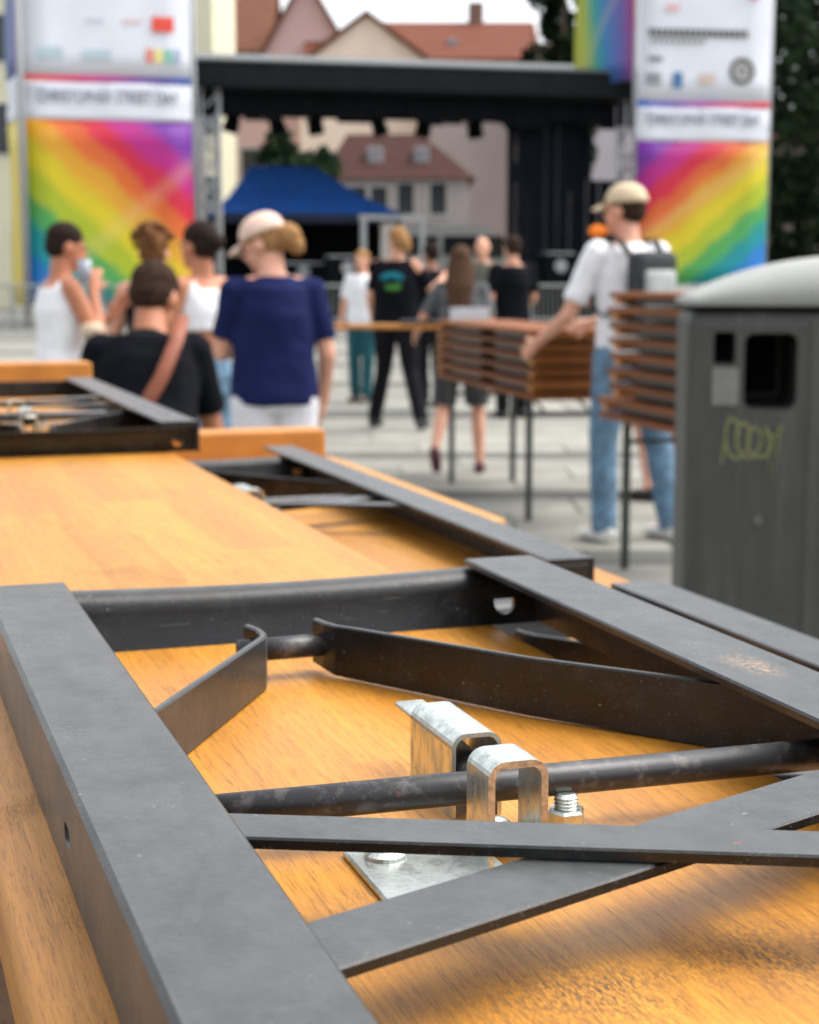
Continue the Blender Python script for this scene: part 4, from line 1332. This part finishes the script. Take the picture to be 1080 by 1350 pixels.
# ------------------------------------------------------------------ BANNER TOWERS
def rainbow_mat(name, flip, rot=0.0):
    m, nt, b = newmat(name)
    tc = N(nt, 'ShaderNodeTexCoord'); sp = N(nt, 'ShaderNodeSeparateXYZ')
    nt.links.new(tc.outputs['UV'], sp.inputs[0])
    u = sp.outputs[0]; v = sp.outputs[1]
    if flip: u = math_(nt, 'SUBTRACT', 1.0, u)
    f, raw = noise_fac(nt, mapped(nt, (1, 1, 1), 'UV'), 5, 4, 0.6, 0, 1)
    if rot:
        t = math_(nt, 'ADD', math_(nt, 'MULTIPLY', u, 1.0), math_(nt, 'MULTIPLY', v, 0.18))
    else:
        t = math_(nt, 'ADD', math_(nt, 'MULTIPLY', u, 0.50), math_(nt, 'MULTIPLY', v, 0.62))
    t = math_(nt, 'ADD', t, math_(nt, 'MULTIPLY', math_(nt, 'SUBTRACT', raw, 0.5), 0.10))
    r = N(nt, 'ShaderNodeValToRGB')
    cols = [(0.0, (0.02, 0.20, 0.75)), (0.14, (0.01, 0.28, 0.80)), (0.24, (0.0, 0.42, 0.42)), (0.34, (0.10, 0.55, 0.12)), (0.43, (0.55, 0.72, 0.02)), (0.53, (0.90, 0.78, 0.01)),
            (0.63, (0.90, 0.46, 0.02)), (0.72, (0.88, 0.17, 0.02)), (0.81, (0.78, 0.01, 0.05)), (0.91, (0.58, 0.005, 0.28)), (1.00, (0.20, 0.02, 0.40))]
    pl = []
    for i_, (p_, c_) in enumerate(cols):
        w_ = 0.022 if 0 < i_ < len(cols) - 1 else 0.0
        if w_: pl += [(p_ - w_, c_), (p_ + w_, tuple(x_ * 0.93 for x_ in c_))]
        else: pl.append((p_, c_))
    cols = pl
    if rot:
        cols = [(0.0, (0.75, 0.75, 0.05)), (0.22, (0.45, 0.62, 0.05)), (0.40, (0.02, 0.45, 0.35)), (0.60, (0.03, 0.25, 0.62)), (0.85, (0.16, 0.12, 0.45)), (1.05, (0.45, 0.05, 0.25))]
    el = r.color_ramp.elements
    mx = 1.06
    el[0].position = cols[0][0] / mx; el[0].color = (*cols[0][1], 1)
    el[1].position = cols[-1][0] / mx; el[1].color = (*cols[-1][1], 1)
    for p_, c_ in cols[1:-1]:
        q = el.new(p_ / mx); q.color = (*c_, 1)
    nt.links.new(math_(nt, 'DIVIDE', t, mx), r.inputs[0])
    # pale crossing light streaks printed on the artwork
    s1 = math_(nt, 'SUBTRACT', v, math_(nt, 'ADD', math_(nt, 'MULTIPLY', sp.outputs[0], 0.75 if not flip else 0.62), 0.02 if not flip else 0.30))
    ab = math_(nt, 'ABSOLUTE', s1)
    g_ = N(nt, 'ShaderNodeMapRange'); g_.inputs['From Min'].default_value = 0.0; g_.inputs['From Max'].default_value = 0.09; g_.inputs['To Min'].default_value = 0.22; g_.inputs['To Max'].default_value = 0.0
    nt.links.new(ab, g_.inputs['Value'])
    c = mix(nt, g_.outputs[0], r.outputs[0], (0.95, 0.75, 0.35))
    c = mix(nt, 1.0, c, (0.72, 0.66, 0.70), 'MULTIPLY')
    nt.links.new(c, b.inputs['Base Color'])
    b.inputs['Roughness'].default_value = 0.5
    return m
RB_L, RB_R, RB_S = rainbow_mat("rainbow_left", False), rainbow_mat("rainbow_right", True), rainbow_mat("rainbow_side", False, 1.0)
WB = simple("white_banner", (0.72, 0.74, 0.80), 0.6, 0.05, 0.8)

def stripe_mat(name, cols):
    m, nt, b = newmat(name)
    tc = N(nt, 'ShaderNodeTexCoord'); sp = N(nt, 'ShaderNodeSeparateXYZ'); nt.links.new(tc.outputs['UV'], sp.inputs[0])
    r = N(nt, 'ShaderNodeValToRGB'); el = r.color_ramp.elements
    el[0].color = (*cols[0], 1); el[1].color = (*cols[-1], 1)
    for i, c_ in enumerate(cols[1:-1]):
        q = el.new((i + 1) / (len(cols) - 1)); q.color = (*c_, 1)
    nt.links.new(sp.outputs[0], r.inputs[0]); nt.links.new(r.outputs[0], b.inputs['Base Color'])
    return m
ST_L = stripe_mat("stripe_left", [(0.85, 0.15, 0.12), (0.70, 0.04, 0.20), (0.20, 0.05, 0.35), (0.01, 0.12, 0.45)])
ST_R = stripe_mat("stripe_right", [(0.01, 0.16, 0.60), (0.25, 0.08, 0.45), (0.70, 0.04, 0.20), (0.80, 0.04, 0.05)])

def panel(name, p0, p1, z0, z1, mat, parent, off=0.0, th=0.02, nx=6, nz=8, ripple=0.03):
    """upright cloth panel from plan point p0 to p1 (parent-local) with UVs and small ripples"""
    a = Vector((p0[0], p0[1])); b = Vector((p1[0], p1[1]))
    d = (b - a).normalized(); nrm = Vector((d.y, -d.x))
    bm = bmesh.new(); uvl = bm.loops.layers.uv.new("UVMap")
    def grid_(o_):
        return [[bm.verts.new((*(a.lerp(b, i / nx) + nrm * (off + o_ + ripple * math.sin(i * 1.7 + j * 0.9))), z0 + (z1 - z0) * j / nz)) for i in range(nx + 1)] for j in range(nz + 1)]
    F = grid_(0.0); K = grid_(-th)
    for G_ in (F, K):
        for j in range(nz):
            for i in range(nx):
                f = bm.faces.new((G_[j][i], G_[j][i + 1], G_[j + 1][i + 1], G_[j + 1][i]))
                for lp, (uu, vv) in zip(f.loops, ((i, j), (i + 1, j), (i + 1, j + 1), (i, j + 1))):
                    lp[uvl].uv = (uu / nx, vv / nz)
    def rim(vs0, vs1):
        for k in range(len(vs0) - 1): bm.faces.new((vs0[k], vs0[k + 1], vs1[k + 1], vs1[k]))
    rim(F[0], K[0]); rim(F[-1], K[-1]); rim([r[0] for r in F], [r[0] for r in K]); rim([r[-1] for r in F], [r[-1] for r in K])
    return put(name, bm, mat, parent, smooth=True)

def text(body, parent, pos, size_w, rz, mat, name="lettering"):
    cu = bpy.data.curves.new(name, 'FONT'); cu.body = body; cu.size = 1.0; cu.extrude = 0.01; cu.align_x = 'CENTER'
    o = bpy.data.objects.new(name, cu); COL.objects.link(o)
    me = evalmesh(o)
    bpy.data.objects.remove(o)
    xs = [v.co.x for v in me.vertices]
    k = size_w / (max(xs) - min(xs))
    me.materials.clear(); me.materials.append(mat)
    o = bpy.data.objects.new(name, me); link(o, parent)
    o.location = pos; o.scale = (k, k * 1.5, k); o.rotation_euler = (R(90), 0, rz)
    return o
INK = simple("banner_ink", (0.10, 0.11, 0.16), 0.6, 0.1, 2)

def bars_print(name, parent, rects, y, mat):
    for (x0_, x1_, z0_, z1_) in rects:
        bm = bmesh.new()
        box(bm, x0_, x1_, y - 0.012, y, z0_, z1_)
        put(name, bm, mat, parent)
ink_c = lambda n_, c_: simple("print_" + n_, c_, 0.6, 0.1, 2)

# left tower (local x along its face)
pL = at(38, 369, 46.0)
TL = thing("banner_tower", "banner tower left of the stage with a small red square logo near its top", "banner tower", (pL.x, 46.0, 0), R(14), "rainbow banner towers beside the stage")
WL = 4.60
kL = 46.0 / 2183
zL = lambda v: EYE + (369 - v) * kL
panel("rainbow_banner", (0, 0), (WL, 0), 0.6, zL(161), RB_L, TL)
panel("name_banner", (0, 0), (WL, 0), zL(160.6), zL(113), WB, TL)
panel("colour_stripe", (0, 0), (WL, 0), zL(112.6), zL(104), ST_L, TL)
panel("white_banner", (0, 0), (WL, 0), zL(103.6), 11.5, WB, TL)
panel("side_banner", (-0.40, 2.2), (-0.12, 0.1), 0.6, zL(161), stripe_mat("side_l", [(0.62, 0.50, 0.05), (0.75, 0.55, 0.05)]), TL)
panel("side_banner", (-0.40, 2.2), (-0.12, 0.1), zL(160), zL(105), WB, TL)
panel("side_banner", (-0.40, 2.2), (-0.12, 0.1), zL(104), 11.5, stripe_mat("side_l2", [(0.03, 0.12, 0.30), (0.10, 0.06, 0.30)]), TL)
bm = bmesh.new(); sweep(bm, [(-.06, -.12, 0), (-.06, -.12, 11.5)], 0.10, 14); put("pole", bm, simple("pole_grey", (0.30, 0.31, 0.32), 0.5, .1, 2), TL, smooth=True)
bm = bmesh.new(); sweep(bm, [(WL + .08, .1, 0), (WL + .08, .1, 11.5)], 0.07, 14); put("pole", bm, simple("pole_grey", (0.38, 0.39, 0.40)), TL, smooth=True)
text("CHRISTOPHER STREET DAY", TL, (WL * .50, -0.06, zL(139)), WL * 0.84, 0, INK)
bars_print("red_logo", TL, [(WL * .77, WL * .90, zL(46), zL(27))], -0.05, ink_c("red", (0.80, 0.08, 0.05)))
bars_print("small_print", TL, [(WL * (.60 + .03 * k), WL * (.615 + .03 * k), zL(37), zL(31)) for k in range(4)], -0.05, ink_c("pale_red", (0.70, 0.42, 0.42)))
bars_print("small_print", TL, [(WL * (.38 + .03 * k), WL * (.395 + .03 * k), zL(37), zL(32)) for k in range(4)], -0.05, ink_c("pale_grey", (0.50, 0.52, 0.58)))
for k, c_ in enumerate(((0.75, 0.25, 0.18), (0.78, 0.68, 0.25), (0.25, 0.55, 0.45), (0.42, 0.50, 0.62))):
    bars_print("logo_square", TL, [(WL * (.73 + .055 * k), WL * (.775 + .055 * k), zL(86), zL(68))], -0.05, ink_c("sq%d" % k, c_))
bars_print("pale_logo", TL, [(WL * .08, WL * .24, zL(84), zL(70)), (WL * .36, WL * .52, zL(84), zL(72))], -0.05, ink_c("pale_blue_logo", (0.45, 0.55, 0.60)))
truss("truss", (WL * .5, 1.5), 11.2, TL, 1.2, ALU, 1.2)

# right tower
pR = at(836, 369, 50.0)
TR = thing("banner_tower", "banner tower right of the stage with a round dark emblem on its white part", "banner tower", (pR.x, 50.0, 0), R(9), "rainbow banner towers beside the stage")
WR = 4.12
kR = 50.0 / 2183
zR = lambda v: EYE + (369 - v) * kR
panel("rainbow_banner", (0, 0), (WR, 0), 1.15, zR(189), RB_R, TR)
panel("name_banner", (0, 0), (WR, 0), zR(188.6), zR(146), WB, TR)
panel("colour_stripe", (0, 0), (WR, 0), zR(145.6), zR(138), ST_R, TR)
panel("white_banner", (0, 0), (WR, 0), zR(137.6), 12.0, WB, TR)
panel("side_banner", (-1.25, 2.6), (-0.10, 0.06), 7.2, 12.0, RB_S, TR)
for x_ in (-0.05, WR + 0.04):
    bm = bmesh.new(); sweep(bm, [(x_, .1, 0), (x_, .1, 12.0)], 0.06, 14); put("pole", bm, simple("pole_grey", (0.38, 0.39, 0.40)), TR, smooth=True)
text("CHRISTOPHER STREET DAY", TR, (WR * .5, -0.06, zR(168)), WR * 0.86, 0, INK)
bars_print("sponsor_lines", TR, [(WR * .07 + WR * .042 * k, WR * .07 + WR * .042 * k + .13, zR(57), zR(47)) for k in range(18)], -0.05, ink_c("ink_line", (0.10, 0.11, 0.10)))
bars_print("sponsor_lines", TR, [(WR * .09 + WR * .042 * k, WR * .09 + WR * .042 * k + .10, zR(65), zR(60)) for k in range(10)], -0.05, ink_c("ink_line2", (0.22, 0.23, 0.22)))
bars_print("blue_logo", TR, [(WR * .26, WR * .33, zR(122), zR(102))], -0.05, ink_c("blue_l", (0.05, 0.16, 0.35)))
bars_print("dark_logo", TR, [(WR * .05, WR * .17, zR(118), zR(113)), (WR * .05, WR * .17, zR(110), zR(104)), (WR * .07, WR * .18, zR(88), zR(82))], -0.05, ink_c("dark_l", (0.18, 0.22, 0.24)))
bars_print("tan_logo", TR, [(WR * .46, WR * .58, zR(116), zR(103))], -0.05, ink_c("tan_l", (0.60, 0.48, 0.42)))
bars_print("pale_red_logo", TR, [(WR * .20, WR * .30, zR(24), zR(17))], -0.05, ink_c("pale_red", (0.7, .42, .42)))
bm = bmesh.new(); sweep(bm, [(WR * .86, -.02, zR(-3)), (WR * .86, -.06, zR(-3))], .24, 24); put("pink_dot", bm, ink_c("pink", (0.80, 0.05, 0.30)), TR)
bm = bmesh.new()
for k in range(28):
    a0, a1 = 2 * math.pi * k / 28, 2 * math.pi * (k + 1) / 28
    q = [(math.cos(a) * r_, math.sin(a) * r_) for a, r_ in ((a0, .40), (a1, .40), (a1, .27), (a0, .27))]
    vs = [bm.verts.new((WR * .78 + x_, -0.055, zR(99) + z_)) for x_, z_ in q] + [bm.verts.new((WR * .78 + x_, -0.035, zR(99) + z_)) for x_, z_ in q]
    for f_ in ((0, 1, 2, 3), (4, 5, 6, 7), (0, 1, 5, 4), (2, 3, 7, 6)): bm.faces.new([vs[i_] for i_ in f_])
em = put("round_emblem", bm, ink_c("emblem", (0.10, 0.09, 0.07)), TR)
bm = bmesh.new()
for k in range(5):
    a0 = R(90 + 72 * k); box(bm, WR * .78 + .13 * math.cos(a0) - .06, WR * .78 + .13 * math.cos(a0) + .06, -.052, -.036, zR(99) + .13 * math.sin(a0) - .06, zR(99) + .13 * math.sin(a0) + .06)
put("emblem_centre", bm, ink_c("emblem2", (0.28, 0.24, 0.20)), em)
truss("truss", (WR * .5, 1.5), 11.2, TR, 1.2, ALU, 1.2)

# ------------------------------------------------------------------ HOUSES
def house(label, u0, u1, vtop_wall, Y, depth, wallm, roofm, ridge_v, roof='along', rz=0.0, ov=0.4, win=None, winm=None, dormers=0, chimney=None, z0=0.0, group=None, cat="house", name="town_house"):
    a = at(u0, vtop_wall, Y); b = at(u1, vtop_wall, Y)
    W_ = b.x - a.x; zw = a.z; zr = at(u0, ridge_v, Y).z
    h = thing(name, label, cat, (a.x, Y, 0), rz, group)
    bm = bmesh.new()
    if roof == 'gable':       # gable faces the viewer
        prism(bm, [(0, z0), (0, zw), (W_ / 2, zr), (W_, zw), (W_, z0)], (0, 0, 0), (0, depth, 0), (1, 0, 0), (0, 0, 1))
    else:
        box(bm, 0, W_, 0, depth, z0, zw)
    put("wall", bm, wallm, h)
    bm = bmesh.new()
    t = 0.25
    if roof == 'gable':
        d = Vector((W_ / 2, zr - zw)).normalized(); nn = Vector((-d.y, d.x))
        for sgn in (1, -1):
            def X(x_): return x_ if sgn > 0 else W_ - x_
            p0 = Vector((-ov * d.x, zw - ov * d.y)); p1 = Vector((W_ / 2, zr))
            q = [p0 + nn * .003, p1 + nn * .003, p1 + Vector((0, t)), p0 + nn * t]
            prism(bm, [(X(p_.x), p_.y) for p_ in q], (0, -ov, 0), (0, depth + ov, 0), (1, 0, 0), (0, 0, 1))
    elif roof == 'along':
        prism(bm, [(-ov, zw + .003), (depth / 2, zr), (depth + ov, zw + .003), (depth + ov, zw + .2), (depth / 2, zr + t), (-ov, zw + .2)], (-ov, 0, 0), (W_ + ov, 0, 0), (0, 1, 0), (0, 0, 1))
    elif roof == 'hip':
        hx = min(depth / 2, W_ * .33)
        c4 = [(-ov, -ov), (W_ + ov, -ov), (W_ + ov, depth + ov), (-ov, depth + ov)]
        lo = [bm.verts.new((x_, y_, zw + .003)) for x_, y_ in c4]
        r0 = bm.verts.new((hx * .35, depth / 2, zr)); r1 = bm.verts.new((W_ - hx, depth / 2, zr))
        bm.faces.new((lo[0], lo[1], r1, r0)); bm.faces.new((lo[1], lo[2], r1)); bm.faces.new((lo[2], lo[3], r0, r1)); bm.faces.new((lo[3], lo[0], r0)); bm.faces.new(lo[::-1])
    if roof != 'flat':
        rf = put("roof", bm, roofm, h)
        if chimney is not None:
            for cxn in chimney:
                bm = bmesh.new(); box(bm, cxn * W_ - .5, cxn * W_ + .5, depth / 2 - .5, depth / 2 + .5, zr - 1.0, zr + 1.5, 0.04, 1)
                put("chimney", bm, simple("chimney_brick", (0.20, 0.13, 0.10), .9, .3, 2), rf)
        for k in range(dormers):
            u = (k + 1) / (dormers + 1)
            bm = bmesh.new(); box(bm, u * W_ - .35, u * W_ + .35, depth * .15, depth * .4, zw + (zr - zw) * .30, zw + (zr - zw) * .30 + .8, 0.03, 1)
            dm = put("dormer", bm, simple("dormer_grey", (0.28, 0.27, 0.28), .8, .2, 2), rf)
    if win:
        for (uu, vv, ww, hh) in win:
            p_ = at(uu, vv, Y)
            x_ = p_.x - a.x
            bm = bmesh.new()
            box(bm, x_ - ww / 2 - .09, x_ + ww / 2 + .09, -.06, -.002, p_.z - hh / 2 - .12, p_.z + hh / 2 + .09)
            wf = put("window", bm, simple("window_frame_pale", (0.50, 0.49, 0.45), .7, .1, 2), h)
            bm = bmesh.new(); box(bm, x_ - ww / 2, x_ + ww / 2, -.075, -.061, p_.z - hh / 2, p_.z + hh / 2)
            put("pane", bm, simple("window_glass", (0.03, 0.035, 0.04), .15, .2, 2), wf)
            if winm is not None:
                for s_ in (-1, 1):
                    bm = bmesh.new(); box(bm, x_ + s_ * (ww / 2 + .30) - .22, x_ + s_ * (ww / 2 + .30) + .22, -.13, -.08, p_.z - hh / 2, p_.z + hh / 2, .01, 1)
                    put("shutter", bm, winm, h)
    return h
CREAM = simple("cream_render", (0.66, 0.63, 0.46), 0.9, 0.06, 0.6)
PINKW = simple("pink_render", (0.66, 0.46, 0.44), 0.9, 0.06, 0.6)
PINK2 = simple("pale_pink_render", (0.80, 0.66, 0.57), 0.9, 0.06, 0.6)
GREYW = simple("pinkish_grey_render", (0.42, 0.36, 0.34), 0.9, 0.08, 0.6)
TILE = simple("brown_roof_tiles", (0.15, 0.065, 0.04), 0.85, 0.3, 3, bmp=.5, bdist=.1)
TILE2 = simple("red_roof_tiles", (0.15, 0.052, 0.032), 0.85, 0.25, 3, bmp=.5, bdist=.1)
TILE3 = simple("dark_brown_roof_tiles", (0.055, 0.024, 0.019), 0.85, 0.25, 3, bmp=.5, bdist=.1)
SHUT = simple("green_shutter", (0.03, 0.12, 0.09), 0.7, 0.2, 2)
house("cream town house with green shutters behind the left banner tower", -60, 277, -140, 76, 10, CREAM, TILE, -260, 'along',
      win=[(12, 50, 1.3, 2.0), (14, 170, 1.3, 2.2), (262, 262, 1.1, 2.0), (-40, 50, 1.3, 2.0), (-40, 170, 1.3, 2.2), (262, 150, 1.0, 1.8)], winm=SHUT)
house("pink gabled house behind the stage roof left of the pale gable", 338, 470, 90, 96, 14, PINKW, TILE, -30, 'gable', ov=.5)
house("house with broad brown roof left of the pink gable", 268, 350, 72, 100, 12, GREYW, TILE, -35, 'along', chimney=(.3,))
house("low house with orange red roof between the two pink gables", 404, 470, 92, 92, 10, PINKW, TILE2, 36, 'along', ov=.3)
house("pale pink gabled house rising behind the middle of the stage roof", 395, 572, 88, 88, 14, PINK2, TILE, 20, 'gable', ov=.3)
house("long brown roofed house with a chimney behind the stage roof", 490, 706, 82, 108, 14, GREYW, TILE2, 12, 'along', chimney=(.66,), dormers=1)
house("house with dark brown hipped roof seen through the stage", 432, 618, 236, 72, 8, GREYW, TILE3, 166, 'hip', dormers=2, ov=.3,
      win=[(472, 265, .7, 1.2), (500, 265, .7, 1.2), (535, 262, .7, 1.3), (578, 262, .7, 1.3)])
house("tall pinkish grey house wall seen through the right of the stage", 560, 672, 120, 84, 8, simple("pinkish_render_shade", (0.48, 0.40, 0.38), .9, .06, .6), TILE, 80, 'along', ov=.2)
house("pinkish house seen through the left of the stage", 300, 436, 150, 90, 8, PINKW, TILE, 110, 'along', ov=.2, win=[(330, 215, .9, 1.5), (365, 215, .9, 1.5)])
house("pale lilac grey house seen in the gap between stage and right banner", 745, 860, 128, 92, 8, simple("lilac_render", (0.50, 0.47, 0.50), .9, .08, .6), TILE, 100, "along", ov=.1)
house("stone building with grey flat top beside the right banner tower", 700, 775, 62, 95, 8, simple("grey_stone", (0.30, 0.27, 0.23), .9, .2, .8), TILE, 58, 'along', ov=.1)
house("old stone building in the shade right of the right banner tower", 1008, 1110, 190, 70, 8, simple("brown_stone", (0.22, 0.19, 0.16), .9, .3, .8), TILE3, 150, 'along', win=[(1035, 240, .8, 1.5)])

# ------------------------------------------------------------------ TREES
def leaf_mat():
    m, nt, b = newmat("leaves")
    f, raw = noise_fac(nt, mapped(nt, (1, 1, 1)), 1.2, 4, .6, .35, .65)
    nt.links.new(mix(nt, f, (0.006, 0.014, 0.008), (0.018, 0.036, 0.013)), b.inputs['Base Color'])
    b.inputs['Roughness'].default_value = .9
    b.inputs['Specular IOR Level'].default_value = 0.05
    return m
LEAF = leaf_mat(); BARK = simple("bark", (0.10, 0.075, 0.055), .9, .3, 4, bmp=.5)
def tree(label, x, y, h, rad, n=3800, seed=1, trunk_r=.3, crown_low=0.3):
    rnd = random.Random(seed)
    t = thing("tree", label, "tree", (x, y, 0), 0, "trees behind the square")
    bm = bmesh.new()
    sweep(bm, [(0, 0, -.1), (0.1, 0, h * .25), (-.1, 0.1, h * .55), (0, 0, h * .85)], [trunk_r, trunk_r * .8, trunk_r * .5, trunk_r * .15], 12)
    for k in range(9):
        a = rnd.uniform(0, 6.28); z0_ = h * rnd.uniform(.3, .65); L_ = rad * rnd.uniform(.5, .9)
        sweep(bm, [(0, 0, z0_), (math.cos(a) * L_ * .5, math.sin(a) * L_ * .5, z0_ + h * .07), (math.cos(a) * L_, math.sin(a) * L_, z0_ + h * .17)], [trunk_r * .35, trunk_r * .2, .04], 8)
    put("trunk", bm, BARK, t, smooth=True)
    cl = []
    for k in range(26):
        a = rnd.uniform(0, 6.28); r_ = rad * math.sqrt(rnd.random()) * .85; z_ = h * rnd.uniform(crown_low, .93)
        r_ *= (1 - abs((z_ / h - .6)) * 1.1)
        cl.append((Vector((math.cos(a) * r_, math.sin(a) * r_, z_)), rad * rnd.uniform(.22, .42)))
    verts, faces = [], []
    for k in range(n):
        c, r_ = cl[rnd.randrange(len(cl))]
        d = Vector((rnd.gauss(0, 1), rnd.gauss(0, 1), rnd.gauss(0, 1))).normalized() * r_ * rnd.uniform(.6, 1.08)
        p_ = c + d
        s = rnd.uniform(.16, .36)
        u = Vector((rnd.gauss(0, 1), rnd.gauss(0, 1), rnd.gauss(0, 1))).normalized(); v = u.orthogonal().normalized()
        i0 = len(verts)
        verts += [p_ - u * s, p_ + v * s * .6, p_ + u * s, p_ - v * s * .6]
        faces.append((i0, i0 + 1, i0 + 2, i0 + 3))
    me = bpy.data.meshes.new("crown"); me.from_pydata([tuple(v) for v in verts], [], faces); me.materials.append(LEAF)
    link(bpy.data.objects.new("crown", me), t)
    return t
def tx(u, Y): return (u - CX) / FPX * Y
tree("big dark green tree directly right of the right banner tower", tx(1085, 60), 60, 17, 5.0, 9000, 3, .45, .18)
tree("dark tree rising above the stage roof left of the side banner", tx(738, 80), 80, 17.5, 3.0, 9000, 4)
tree("dark tree farthest right behind the stone building", tx(1130, 74), 74, 20, 6.0, 8000, 6, .45, .15)
tree("small dark tree seen through the stage above the blue tent", tx(385, 66), 66, 7.2, 1.9, 3000, 8, .2, .3)
tree("dark tree behind the left houses above the stage's left corner", tx(290, 118), 118, 22.5, 3, 2600, 9)

for o in PENDING:
    COL.objects.link(o)
